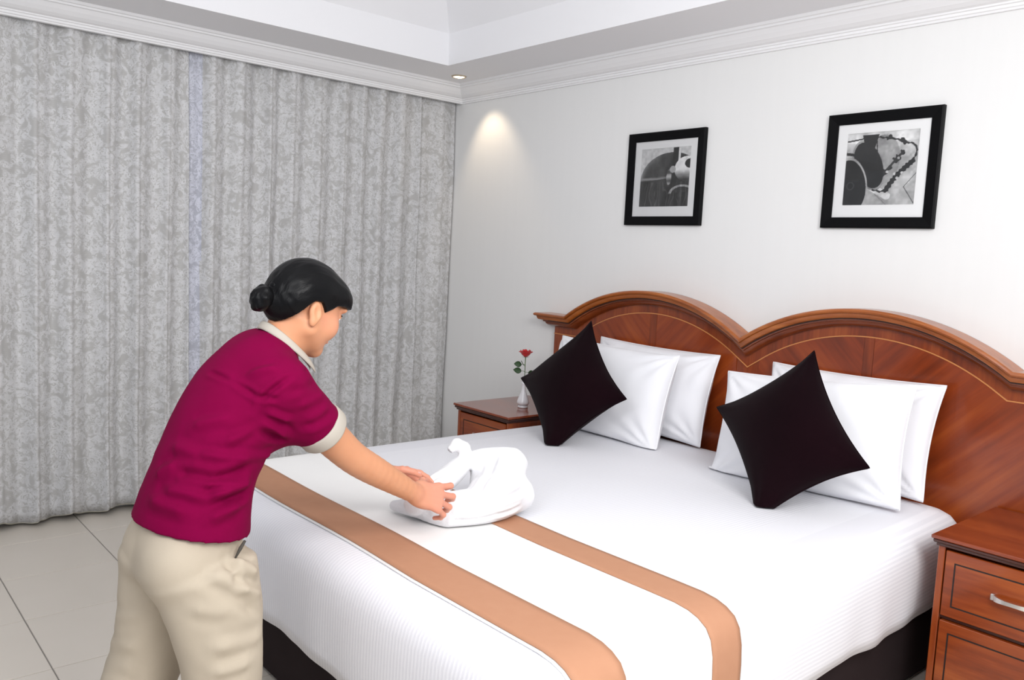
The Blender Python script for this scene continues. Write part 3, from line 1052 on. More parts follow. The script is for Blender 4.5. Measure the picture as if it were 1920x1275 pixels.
# ------------------------------------------------------------------ nightstands
def nightstand(x0, x1, y0, label, rz=0.0):
    z1 = 0.60
    t = thing('nightstand', ((x0 + x1) / 2, y0, 0), label, 'nightstand', 'nightstands on both sides of the bed')
    o = 0.018
    # top slab with stepped dark edge
    box('top', (x0, y0, z1 - 0.012), (x1, -0.045, z1), M_wood_top, t, 0.003, 1)
    bm = bmesh.new()
    add_box(bm, (x0 + 0.005, y0 + 0.005, z1 - 0.024), (x1 - 0.005, -0.045, z1 - 0.012), 0.003, 1)
    add_box(bm, (x0 + 0.013, y0 + 0.013, z1 - 0.034), (x1 - 0.013, -0.045, z1 - 0.024), 0.002, 1)
    bm_obj('edge_moulding', bm, M_wood_dark, t)
    bx0, bx1, by = x0 + o, x1 - o, y0 + o + 0.004
    for s0, s1 in ((bx0, bx0 + 0.02), (bx1 - 0.02, bx1)):
        box('side_panel', (s0, by, 0.0), (s1, -0.05, z1 - 0.034), M_wood_v, t, 0.002, 1)
    box('back_panel', (bx0 + 0.02, -0.062, 0.03), (bx1 - 0.02, -0.05, z1 - 0.034), M_wood_v, t)
    box('plinth', (bx0 + 0.02, by + 0.015, 0.0), (bx1 - 0.02, by + 0.035, 0.034), M_wood_h, t)
    box('divider', (bx0 + 0.02, by + 0.012, 0.333), (bx1 - 0.02, -0.062, 0.345), M_wood_dark, t)
    box('divider', (bx0 + 0.02, by + 0.012, 0.036), (bx1 - 0.02, -0.062, 0.050), M_wood_dark, t)
    for za, zb in ((0.346, 0.556), (0.052, 0.330)):
        d = box('drawer', (bx0 + 0.0245, by - 0.002, za), (bx1 - 0.0245, by + 0.02, zb), M_wood_h, t, 0.002, 1)
        # inset field with black string inlay
        fx0, fx1, fz0, fz1 = bx0 + 0.052, bx1 - 0.052, za + 0.034, zb - 0.034
        w = 0.0045
        yb = by - 0.0028
        bm = bmesh.new()
        add_box(bm, (fx0, yb, fz0), (fx1, yb + 0.004, fz0 + w)); add_box(bm, (fx0, yb, fz1 - w), (fx1, yb + 0.004, fz1))
        add_box(bm, (fx0, yb, fz0 + w), (fx0 + w, yb + 0.004, fz1 - w)); add_box(bm, (fx1 - w, yb, fz0 + w), (fx1, yb + 0.004, fz1 - w))
        bm_obj('inlay_line', bm, M_black_line, d)
        # bow handle: flat ended bar curving out
        hx = (x0 + x1) / 2; hz = (za + zb) / 2 + (0.006 if za > 0.2 else -0.022)
        L = 0.060
        pts = []; V = []; F = []
        for k in range(17):
            s = -1 + 2 * k / 16
            xx = hx + L * s
            out = 0.006 + 0.022 * (1 - s ** 4)
            hh = 0.0055 + 0.004 * s ** 2
            for a, b in ((-1, -1), (1, -1), (1, 1), (-1, 1)):
                V.append((xx, by - 0.002 - out + a * 0.0035, hz + b * hh))
        for k in range(16):
            for e in range(4): F.append((k * 4 + e, k * 4 + (e + 1) % 4, k * 4 + 4 + (e + 1) % 4, k * 4 + 4 + e))
        F += [(0, 3, 2, 1), (64, 65, 66, 67)]
        b_ = bmesh.new()
        vs = [b_.verts.new(v) for v in V]
        for f in F: b_.faces.new([vs[i] for i in f])
        for s in (-1, 1):
            add_box(b_, (hx + s * L - 0.006, by - 0.014, hz - 0.010), (hx + s * L + 0.006, by - 0.001, hz + 0.010), 0.002, 1)
        hd = bm_obj('handle', b_, M_chrome, d)
        hd['label'] = 'silver bow handle'
    if rz:
        t.rotation_euler = (0, 0, rz)
    return t


nightstand(3.304, 3.80, -0.577, 'reddish-brown nightstand with two drawers at the right edge of the photo')
nightstand(0.812, 1.272, -0.592, 'reddish-brown nightstand beyond the bed holding the white vase with the rose')


# ------------------------------------------------------------------ vases and roses
def vase_and_rose(x, y, z, lv, lr, dr, turn=0.0, hs=1.0, leaves=None):
    v = thing('vase', (x, y, z), lv, 'vase', 'white bud vases on the nightstands')
    body = [(0.0, 0.0), (0.026, 0.0), (0.028, 0.004), (0.026, 0.010), (0.024, 0.014), (0.031, 0.019), (0.0335, 0.027), (0.032, 0.037), (0.026, 0.052),
            (0.018, 0.074), (0.012, 0.094), (0.0095, 0.112), (0.0105, 0.126), (0.016, 0.138), (0.0145, 0.138), (0.009, 0.126), (0.008, 0.112), (0.008, 0.06), (0.0, 0.055)]
    lathe('body', body, (x, y, z + 0.0005), M_porcelain, v, 36)
    lathe('foot_band', [(0.0245, 0.0125), (0.0268, 0.0135), (0.0268, 0.0165), (0.0245, 0.0175)], (x, y, z + 0.0005), simple('grey_band', srgb(170, 168, 172), 0.3), v, 36)
    r = thing('rose', (x, y, z + 0.065), lr, 'rose', 'single red roses in the bud vases')
    zs = z + 0.066
    top = Vector((x + dr[0], y + dr[1], z + 0.274 * hs))
    a = Vector((x, y, zs))
    pts = [a, a + Vector((0.001, 0, 0.05)), a.lerp(top, 0.5) + Vector((0.002, 0.0, 0)), a.lerp(top, 0.8), top]
    tube('stem', pts, [0.0022, 0.0022, 0.002, 0.002, 0.0026], M_stem, r, 8)
    # bloom: spiralled cupped petals
    def petal(ang, rad, hgt, width, flare, twist):
        n1, n2 = 9, 7
        V = []
        for i in range(n1):
            s = i / (n1 - 1)
            for j in range(n2):
                q = -1 + 2 * j / (n2 - 1)
                wv = width * math.sin(PI * min(1, s * 0.8 + 0.15)) ** 0.7
                an = ang + q * wv + twist * s
                rr = rad * (0.25 + 0.75 * math.sin(min(1.0, s * 1.25) * PI / 2)) + flare * max(0, s - 0.7) * (1 + 0.4 * abs(q))
                zz = hgt * s * (1 - 0.12 * q * q) - 0.25 * flare * max(0, s - 0.8) * 2
                V.append((top.x + rr * math.cos(an), top.y + rr * math.sin(an), top.z + zz))
        return np.array(V), strip_grid((n1, n2))
    for ring, (cnt, rad, hgt, wid, fl) in enumerate(((3, 0.008, 0.040, 1.3, 0.002), (4, 0.015, 0.042, 1.0, 0.008), (5, 0.022, 0.040, 0.85, 0.018), (6, 0.026, 0.034, 0.75, 0.030))):
        for k in range(cnt):
            V, F = petal(2 * PI * k / cnt + ring * 0.7 + turn, rad, hgt, wid, fl, 0.15)
            o = mesh_np('petal', V, F, M_rose, r)
            md = o.modifiers.new('thick', 'SOLIDIFY'); md.thickness = 0.0008
    # sepals
    V = []; F = []
    for k in range(5):
        an = 2 * PI * k / 5
        b0 = len(V)
        for s, w in ((0, 0.3), (0.5, 0.35), (1.0, 0.02)):
            rr = 0.004 + 0.018 * s
            V += [(top.x + rr * math.cos(an - w), top.y + rr * math.sin(an - w), top.z - 0.003 + 0.004 * s), (top.x + rr * math.cos(an + w), top.y + rr * math.sin(an + w), top.z - 0.003 + 0.004 * s)]
        F += [(b0, b0 + 1, b0 + 3, b0 + 2), (b0 + 2, b0 + 3, b0 + 5, b0 + 4)]
    mesh_np('sepals', V, F, M_leaf, r)
    def leaf(base, d, L, W, up):
        d = Vector(d).normalized(); s = Vector((d.y, -d.x, 0)).normalized()
        if up: s = (s * 0.5 + Vector((0, 0, 0.85))).normalized()
        nn = d.cross(s)
        n1, n2 = 11, 5
        V = []
        for i in range(n1):
            t_ = i / (n1 - 1)
            w = W * math.sin(PI * t_ ** 0.8) ** 0.85 * (1 + 0.06 * (i % 2))
            for j in range(n2):
                q = -1 + 2 * j / (n2 - 1)
                V.append(Vector(base) + d * (L * t_) + s * (w * q) + nn * (0.12 * L * (t_ - 0.5) ** 2 + 0.12 * W * abs(q)))
        o = mesh_np('leaf', np.array([tuple(v_) for v_ in V]), strip_grid((n1, n2)), M_leaf, r)
        md = o.modifiers.new('thick', 'SOLIDIFY'); md.thickness = 0.0007
    for (h_, d, L, W) in leaves or ():
        p = a.lerp(top, h_)
        q = p + Vector(d).normalized() * 0.018
        tube('twig', [p, p.lerp(q, 0.5) + Vector((0, 0, 0.002)), q], 0.0012, M_stem, r, 6)
        leaf(q, d, L, W, True)
    return v, r


LV = [(0.80, (-0.45, -0.55, 0.05), 0.042, 0.017), (0.62, (-0.75, -0.6, 0.12), 0.046, 0.017), (0.60, (0.62, 0.62, -0.02), 0.040, 0.019), (0.52, (0.55, 0.3, -0.5), 0.034, 0.014), (0.75, (0.1, -0.5, 0.5), 0.03, 0.012)]
vase_and_rose(1.09, -0.337, 0.60, 'small white porcelain bud vase on the nightstand beyond the bed', 'red rose with green leaves in the vase beside the left cushion', (0.000, 0.002), leaves=LV, hs=0.99)
vase_and_rose(3.56, -0.235, 0.60, 'small white porcelain bud vase on the right nightstand, nearly out of frame', 'rose on the right nightstand with one leaf reaching into the photo edge', (0.004, 0.0), turn=1.0,
              leaves=[(0.78, (-0.93, -0.1, 0.10), 0.072, 0.017), (0.6, (0.8, 0.3, 0.1), 0.045, 0.018), (0.62, (0.2, -0.8, 0.1), 0.04, 0.016)])


# ------------------------------------------------------------------ framed photographs
def raster_engine(n):
    """black and white print: big round engine cowling, propeller hub and blade"""
    y, x = np.mgrid[0:n, 0:n] / (n - 1.0)
    y = 1 - y
    y = y[::-1]  # y up from 0 to 1
    img = np.full((n, n), 0.86)
    img -= 0.10 * np.clip(y - 0.6, 0, 1)
    d = np.hypot((x - 0.62) / 0.62, (y - 0.46) / 0.46)
    cowl = d < 1.0
    img = np.where(cowl, 0.20 + 0.10 * np.sin(x * 5), img)
    rim = np.clip((d - 0.84) / 0.16, 0, 1) * cowl
    img = np.where(cowl, img * (1 - rim) + (0.28 + 0.40 * np.clip(0.6 - x, 0, 1)) * rim, img)
    low = y < 0.48
    body = (y < 0.47 + 0.05 * (x - 0.2) ** 2)
    img = np.where(body, 0.20 + 0.09 * np.exp(-((x - 0.33) / 0.10) ** 2) + 0.04 * np.sin(x * 31) * y, img)
    lip = np.abs(y - (0.475 + 0.16 * np.clip(x - 0.05, 0, 1) ** 2)) < 0.028
    img = np.where(lip & (x < 0.56), 0.62 - 0.35 * np.abs(y - 0.475) / 0.05, img)
    blade = (np.abs(x - 0.70) < 0.055) & (y > 0.62)
    img = np.where(blade, 0.13, img)
    img = np.where((np.abs(x - 0.775) < 0.018) & (y > 0.7) & (y < 0.98), 0.92, img)
    hub = np.hypot((x - 0.93) / 0.24, (y - 0.63) / 0.21)
    img = np.where(hub < 1, 0.95 - 0.75 * np.clip((0.62 - y) / 0.17, 0, 1), img)
    img = np.where(np.hypot((x - 1.0) / 0.11, (y - 0.72) / 0.08) < 1, 0.12, img)
    low2 = np.hypot((x - 0.86) / 0.26, (y - 0.40) / 0.13)
    img = np.where((low2 < 1) & (hub > 1), 0.16, img)
    arm = np.hypot((x - 0.585) / 0.05, (y - 0.50) / 0.13)
    img = np.where(arm < 1, 0.55 + 0.4 * np.sin(y * 40) * 0.5, img)
    arm = np.hypot((x - 0.655) / 0.06, (y - 0.63) / 0.06)
    img = np.where(arm < 1, 0.68, img)
    arc = np.abs(np.hypot((x - 0.86) / 0.24, (y - 0.20) / 0.15) - 1) < 0.11
    img = np.where(arc & (y > 0.22), 0.62, img)
    img = np.where((x > 0.70) & (y < 0.24), 0.17 + 0.06 * np.sin(x * 40), img)
    g = vnoise(np.stack([x.ravel() * 24, y.ravel() * 24, np.full(x.size, 4.4)], 1)).reshape(x.shape)
    g2 = vnoise(np.stack([x.ravel() * 9, y.ravel() * 5, np.full(x.size, 8.1)], 1)).reshape(x.shape)
    img = img * (1 + 0.10 * g + 0.22 * g2 * (img < 0.5))
    pipes = np.abs(np.sin(x * 34 + 3 * g2)) > 0.93
    img = np.where(pipes & (y < 0.42) & (x > 0.1), img + 0.10, img)
    return np.clip(img, 0.04, 0.97)


def raster_wheels(n):
    """black and white print: two dark tyres, strut and a loose chain on pale paving"""
    y, x = np.mgrid[0:n, 0:n] / (n - 1.0)
    img = 0.68 + 0.10 * y
    img = np.where(y > 0.86, 0.84, img)
    def seg(x0, y0, x1, y1, w):
        L2 = (x1 - x0) ** 2 + (y1 - y0) ** 2
        t = np.clip(((x - x0) * (x1 - x0) + (y - y0) * (y1 - y0)) / L2, 0, 1)
        return np.hypot(x - x0 - t * (x1 - x0), y - y0 - t * (y1 - y0)) - w
    def ell(cx_, cy_, a, b, ang):
        c, s = math.cos(ang), math.sin(ang)
        u = (x - cx_) * c + (y - cy_) * s; v = -(x - cx_) * s + (y - cy_) * c
        return np.hypot(u / a, v / b)
    img = np.where(ell(0.52, 0.62, 0.24, 0.34, 0.0) < 1, 0.62, img)
    img = np.where(seg(0.30, 0.30, 0.62, 0.12, 0.05) < 0, 0.90, img)
    img = np.where(seg(0.02, 0.14, 0.06, 0.0, 0.06) < 0, 0.62, img)
    e = ell(0.33, 0.55, 0.19, 0.34, 0.42)
    img = np.where(e < 1.10, 0.60, img); img = np.where(e < 1.0, 0.12, img)
    e = ell(0.10, 0.28, 0.21, 0.36, 0.22)
    img = np.where(e < 1.10, 0.66, img); img = np.where(e < 1.0, 0.11, img)
    img = np.where((y < 0.97) & (y > 0.70) & (np.abs(x - 0.33) < 0.05 + 0.25 * (y - 0.70)), 0.13, img)
    img = np.where(seg(0.0, 0.89, 0.24, 0.92, 0.010) < 0, 0.15, img)
    img = np.where(seg(0.0, 0.72, 0.13, 0.70, 0.02) < 0, 0.12, img)
    img = np.where(seg(0.42, 0.90, 0.46, 0.52, 0.008) < 0, 0.16, img)
    knots = [(0.44, 0.93), (0.50, 0.92), (0.58, 0.91), (0.68, 0.89), (0.80, 0.84), (0.90, 0.82), (0.965, 0.78), (0.975, 0.68), (0.93, 0.58), (0.84, 0.50), (0.74, 0.40), (0.66, 0.30), (0.60, 0.20), (0.52, 0.18), (0.42, 0.21)]
    for (a, b), (c, d) in zip(knots, knots[1:]):
        w = 0.034 if b < 0.62 and a > 0.6 else 0.012
        img = np.where(seg(a, b, c, d, w) < 0.006 * np.sin(x * 90 + y * 70), 0.15, img)
    for a, b, r_ in ((0.60, 0.91, 0.045), (0.79, 0.86, 0.055), (0.56, 0.44, 0.045), (0.62, 0.50, 0.04), (0.72, 0.62, 0.055), (0.78, 0.70, 0.04)):
        img = np.where(np.hypot(x - a, y - b) < r_ * (0.8 + 0.4 * np.sin(x * 60) * np.cos(y * 50)), 0.16, img)
    img = np.where(seg(0.56, 0.44, 0.80, 0.72, 0.016) < 0, 0.2, img)
    for a, b in ((0.74, 0.36), (0.70, 0.42), (0.80, 0.43), (0.60, 0.45), (0.74, 0.63), (0.93, 0.66)):
        img = np.where(np.hypot(x - a, y - b) < 0.018, 0.80, img)
    img = np.where(seg(0.99, 0.02, 0.84, 0.24, 0.005) < 0, 0.2, img)
    img = np.where(seg(0.84, 0.24, 0.99, 0.42, 0.005) < 0, 0.35, img)
    img = np.where(seg(0.45, 0.15, 0.62, 0.0, 0.004) < 0, 0.5, img)
    g = vnoise(np.stack([x.ravel() * 30, y.ravel() * 30, np.full(x.size, 3.4)], 1)).reshape(x.shape)
    g2 = vnoise(np.stack([x.ravel() * 8, y.ravel() * 8, np.full(x.size, 1.9)], 1)).reshape(x.shape)
    img = img * (1 + 0.10 * g + 0.14 * g2)
    sp_ = np.hypot(x - 0.09, y - 0.27)
    img = np.where((np.abs(sp_ - 0.05) < 0.008), img + 0.12, img)
    return np.clip(img, 0.04, 0.97)


M_print, _nt, _b = new_mat('photo_print')
_at = N(_nt, 'ShaderNodeAttribute', attribute_name='print_tone')
_nt.links.new(_at.outputs['Color'], _b.inputs['Base Color'])
_b.inputs['Roughness'].default_value = 0.5

M_pane, _nt, _b = new_mat('picture_glass')
_tr = N(_nt, 'ShaderNodeBsdfTransparent'); _gl = N(_nt, 'ShaderNodeBsdfGlossy'); _gl.inputs['Roughness'].default_value = 0.02
_fr = N(_nt, 'ShaderNodeFresnel'); _fr.inputs[0].default_value = 1.3
_ms = N(_nt, 'ShaderNodeMixShader')
_nt.links.new(_fr.outputs[0], _ms.inputs[0]); _nt.links.new(_tr.outputs[0], _ms.inputs[1]); _nt.links.new(_gl.outputs[0], _ms.inputs[2])
_nt.links.new(_ms.outputs[0], _nt.nodes['Material Output'].inputs[0])


def picture(x0, x1, z0, z1, ras, label):
    t = thing('picture_frame', ((x0 + x1) / 2, -0.001, z0), label, 'picture', 'framed black and white photographs above the bed')
    fw, dp = 0.043, 0.022
    # four mitred frame members with a slightly sloped face
    for side in range(4):
        co = [(x0, z0), (x1, z0), (x1, z1), (x0, z1)]
        ci = [(x0 + fw, z0 + fw), (x1 - fw, z0 + fw), (x1 - fw, z1 - fw), (x0 + fw, z1 - fw)]
        a, b = side, (side + 1) % 4
        V = []
        for (p, q) in ((co[a], ci[a]), (co[b], ci[b])):
            mid = (p[0] + (q[0] - p[0]) * 0.15, p[1] + (q[1] - p[1]) * 0.15)
            V += [(p[0], -0.001, p[1]), (p[0], -dp + 0.003, p[1]), (mid[0], -dp, mid[1]), (q[0], -dp + 0.006, q[1]), (q[0], -0.001, q[1])]
        F = [(k, (k + 1) % 5, 5 + (k + 1) % 5, 5 + k) for k in range(5)] + [(0, 1, 2, 3, 4), (9, 8, 7, 6, 5)]
        bm = bmesh.new(); vs = [bm.verts.new(v) for v in V]
        for f in F: bm.faces.new([vs[k] for k in f])
        bm_obj('frame_rail', bm, M_black, t)
    ix0, ix1, iz0, iz1 = x0 + fw, x1 - fw, z0 + fw, z1 - fw
    m = 0.041
    px0, px1, pz0, pz1 = ix0 + m, ix1 - m, iz0 + m + 0.008, iz1 - m + 0.004
    bm = bmesh.new()
    for lo, hi in (((ix0, pz1), (ix1, iz1)), ((ix0, iz0), (ix1, pz0)), ((ix0, pz0), (px0, pz1)), ((px1, pz0), (ix1, pz1))):
        add_box(bm, (lo[0], -0.0095, lo[1]), (hi[0], -0.006, hi[1]))
    bm_obj('mat_board', bm, M_mat, t)
    n = 150
    xs_ = np.linspace(px0, px1, n); zs_ = np.linspace(pz0, pz1, n)
    Zg, Xg = np.meshgrid(zs_, xs_, indexing='ij')
    V = np.stack([Xg, np.full_like(Xg, -0.0065), Zg], -1).reshape(-1, 3)
    o = mesh_np('photograph', V, strip_grid((n, n)), M_print, t, smooth=False)
    img = ras(n)
    img = ((img + 0.055) / 1.055) ** 2.4
    ca = o.data.attributes.new('print_tone', 'FLOAT_COLOR', 'POINT')
    c4 = np.ones((n * n, 4), dtype=np.float32); c4[:, :3] = img.reshape(-1, 1)
    ca.data.foreach_set('color', c4.ravel())
    box('glass', (ix0, -0.0125, iz0), (ix1, -0.0115, iz1), M_pane, t)
    return t


picture(1.442, 1.914, 1.588, 2.044, raster_engine, 'square black-framed photograph of an engine cowling, the left picture')
picture(2.527, 2.982, 1.582, 2.039, raster_wheels, 'square black-framed photograph of dark wheels and a chain, the right picture')

# ------------------------------------------------------------------ towel being folded
f = Field((2.08, -1.98, 0.56), (2.62, -1.32, 0.86), 0.0045)
S = (0, 0, 1)
# base roll from the little end at the left round the front to the right lobe
chain(f, [(2.19, -1.850, 0.604), (2.27, -1.84, 0.620), (2.36, -1.80, 0.632), (2.425, -1.71, 0.640), (2.43, -1.62, 0.645), (2.395, -1.52, 0.645)],
      [(0.016, 0.016), (0.030, 0.030), (0.046, 0.046), (0.056, 0.052), (0.060, 0.056), (0.060, 0.060)], S, 0.02, 0.8)
# right lobe: broad folded slab standing up, its top edge running back to the knob
chain(f, [(2.41, -1.66, 0.672), (2.375, -1.56, 0.705), (2.330, -1.505, 0.730)], [(0.050, 0.060), (0.055, 0.070), (0.045, 0.065)], S, 0.02, 0.8)
chain(f, [(2.345, -1.505, 0.735), (2.300, -1.55, 0.742), (2.275, -1.60, 0.735)], [(0.045, 0.050), (0.040, 0.045), (0.034, 0.035)], S, 0.02, 0.8)
chain(f, [(2.30, -1.58, 0.70), (2.36, -1.62, 0.66)], [(0.06, 0.045), (0.05, 0.05)], S, 0.02, 0.8)
# left roll rising towards the knob
chain(f, [(2.325, -1.87, 0.640), (2.310, -1.80, 0.672), (2.295, -1.71, 0.708), (2.272, -1.635, 0.742)], [(0.030, 0.035), (0.038, 0.045), (0.036, 0.042), (0.024, 0.030)], S, 0.015, 0.8)
capchain(f, [(2.272, -1.635, 0.750), (2.265, -1.64, 0.780), (2.254, -1.662, 0.792), (2.252, -1.682, 0.778)], [0.024, 0.018, 0.018, 0.014], 0.012)
# filling under both
chain(f, [(2.32, -1.79, 0.60), (2.33, -1.60, 0.605)], [(0.035, 0.09), (0.035, 0.08)], S, 0.03, 0.8)
f.sub(p_cap((2.252, -1.700, 0.765), (2.252, -1.675, 0.780), 0.007, 0.005), 0.006)
f.sub(p_cap((2.170, -1.852, 0.603), (2.205, -1.842, 0.608), 0.008, 0.006), 0.006)
f.clip(lambda P: 0.586 - P[:, 2])
V, Q = f.mesh()
Nn = normals_of(V, Q)
disp = 0.0016 * vnoise(V * 22) + 0.0006 * vnoise(V * 110)
disp += crease(V, [((2.432, -1.777, 0.640), (2.471, -1.690, 0.662), 0.008, -0.007), ((2.471, -1.690, 0.662), (2.458, -1.547, 0.674), 0.009, -0.010),
                   ((2.422, -1.792, 0.607), (2.474, -1.669, 0.620), 0.007, -0.005), ((2.474, -1.669, 0.620), (2.467, -1.567, 0.628), 0.007, -0.006),
                   ((2.331, -1.560, 0.767), (2.413, -1.651, 0.729), 0.010, -0.006), ((2.413, -1.651, 0.729), (2.441, -1.729, 0.681), 0.009, -0.006),
                   ((2.450, -1.560, 0.715), (2.439, -1.625, 0.723), 0.010, -0.005), ((2.311, -1.815, 0.703), (2.319, -1.721, 0.734), 0.008, -0.005),
                   ((2.371, -1.527, 0.772), (2.449, -1.611, 0.715), 0.012, 0.004), ((2.355, -1.815, 0.672), (2.353, -1.840, 0.618), 0.008, -0.005)])
V = V + Nn * (disp * np.clip((V[:, 2] - 0.590) / 0.01, 0, 1))[:, None]
tw = mesh_np('towel', V, Q, M_towel, None)
tag(tw, 'white terry towel half folded into a shape on the bed under the hands', 'towel')

# ------------------------------------------------------------------ the woman
pr = thing('person', (2.44, -2.6, 0.0), 'person in burgundy short-sleeved shirt and khaki trousers bending over the bed', 'person')
X_, Y_, Z_ = np.eye(3)
# --- head frame
HC = np.array([2.427, -2.271, 1.274])
pit = math.radians(22); yaw = math.radians(8)
HF = np.array([-math.sin(yaw) * math.cos(pit), math.cos(yaw) * math.cos(pit), -math.sin(pit)])
HX = np.array([math.cos(yaw), math.sin(yaw), 0.0])
HU = np.cross(HX, HF)
HA = np.stack([HX, HF, HU])
def hp(x, fwd, u): return HC + x * HX + fwd * HF + u * HU
NB = np.array([2.422, -2.345, 1.178])     # neck base

fb = Field((2.10, -2.80, 0.60), (2.70, -1.76, 1.42), 0.0032)
# cranium, face, jaw
fb.add(p_ell(hp(0, -0.018, 0.004), (0.072, 0.090, 0.080), HA), 0.0)
fb.add(p_ell(hp(0, 0.022, -0.058), (0.062, 0.056, 0.070), HA), 0.03)
for s in (-1, 1):
    fb.add(p_cap(hp(s * 0.052, -0.010, -0.084), hp(s * 0.014, 0.050, -0.120), 0.017, 0.013), 0.025)
    fb.add(p_ell(hp(s * 0.042, 0.046, -0.058), (0.021, 0.022, 0.026), HA), 0.02)      # cheek
    fb.add(p_ell(hp(s * 0.030, 0.070, -0.002), (0.026, 0.010, 0.010), HA), 0.015)     # brow
fb.add(p_ell(hp(0, 0.055, -0.121), (0.016, 0.015, 0.013), HA), 0.02)
for s in (-1, 1):
    fb.sub(p_ell(hp(s * 0.031, 0.084, -0.022), (0.015, 0.010, 0.009), HA), 0.012)
    fb.add(p_ell(hp(s * 0.031, 0.066, -0.022), (0.012, 0.012, 0.010), HA), 0.004)
fb.add(p_cap(hp(0, 0.080, -0.016), hp(0, 0.090, -0.054), 0.006, 0.009), 0.012)
for s in (-1, 1):
    fb.add(p_ell(hp(s * 0.010, 0.083, -0.057), (0.007, 0.008, 0.006), HA), 0.006)
fb.add(p_ell(hp(0, 0.0785, -0.080), (0.019, 0.0085, 0.005), HA), 0.004)
fb.add(p_ell(hp(0, 0.0755, -0.090), (0.017, 0.0085, 0.006), HA), 0.004)
fb.sub(p_cap(hp(-0.02, 0.0875, -0.085), hp(0.02, 0.0875, -0.085), 0.0022, 0.0022), 0.003)
# ears
for s in (-1, 1):
    ea = np.stack([nrm([s * 0.9, -0.35, 0.0]), nrm([0.35 * s * s, 0.93, 0.0]), [0, 0, 1.0]])
    EA = np.stack([ea[0][0] * HX + ea[0][1] * HF, nrm(s * ea[1][0] * HX + ea[1][1] * HF + 0.25 * HU), nrm(HU - 0.25 * HF)])
    ec = hp(s * 0.0730, -0.029, -0.043)
    fb.add(p_ell(ec, (0.008, 0.0155, 0.028), EA), 0.006)
    fb.add(p_ell(ec - 0.024 * HU + 0.002 * HF, (0.007, 0.009, 0.012), EA), 0.005)
    fb.sub(p_ell(ec + s * 0.009 * HX + 0.003 * HF + 0.003 * HU, (0.006, 0.009, 0.018), EA), 0.005)
    fb.add(p_ell(ec + s * 0.002 * HX + 0.012 * HF - 0.004 * HU, (0.006, 0.005, 0.008), EA), 0.005)
# neck and torso core (dressed)
fb.add(p_seg(hp(0, -0.036, -0.062), NB + np.array([0, -0.005, -0.02]), (0.049, 0.050), (0.054, 0.054), X_), 0.03)
TS_ = [np.array(p) for p in ((2.445, -2.575, 0.73), (2.435, -2.555, 0.80), (2.427, -2.53, 0.89), (2.412, -2.455, 1.02), (2.405, -2.41, 1.10), (2.403, -2.385, 1.15))]
chain(fb, TS_, [(0.14, 0.095), (0.135, 0.09), (0.115, 0.08), (0.13, 0.09), (0.125, 0.075), (0.08, 0.055)], X_, 0.03)
# arms
SR, ER, WR = np.array([2.535, -2.405, 1.068]), np.array([2.512, -2.192, 0.870]), np.array([2.489, -1.985, 0.742])
SLf, EL, WL_ = np.array([2.265, -2.36, 1.055]), np.array([2.255, -2.150, 0.878]), np.array([2.285, -1.975, 0.742])
def arm(S0, E0, W0):
    # one tapering limb, sampled along a curve that rounds the elbow
    tt = np.linspace(0, 1, 25)
    L1 = np.linalg.norm(E0 - S0); L2 = np.linalg.norm(W0 - E0); te = L1 / (L1 + L2)
    pts = []
    for t in tt:
        p = S0 + (E0 - S0) * (t / te) if t < te else E0 + (W0 - E0) * ((t - te) / (1 - te))
        pts.append(p)
    pts = np.array(pts)
    for _ in range(3): pts[1:-1] = 0.25 * pts[:-2] + 0.5 * pts[1:-1] + 0.25 * pts[2:]
    rr = np.interp(tt, [0, 0.2, 0.42, 0.53, 0.66, 0.85, 1.0], [0.050, 0.048, 0.0435, 0.0395, 0.0395, 0.0325, 0.0265])
    for _ in range(4): rr[1:-1] = 0.25 * rr[:-2] + 0.5 * rr[1:-1] + 0.25 * rr[2:]
    for i in range(24): fb.add(p_cap(pts[i], pts[i + 1], rr[i], rr[i + 1]), 0.003)


arm(SR, ER, WR); arm(SLf, EL, WL_)
fb.add(p_cap(np.array([2.47, -2.40, 1.12]), SR, 0.045, 0.05), 0.04)
fb.add(p_cap(np.array([2.33, -2.385, 1.115]), SLf, 0.045, 0.05), 0.04)


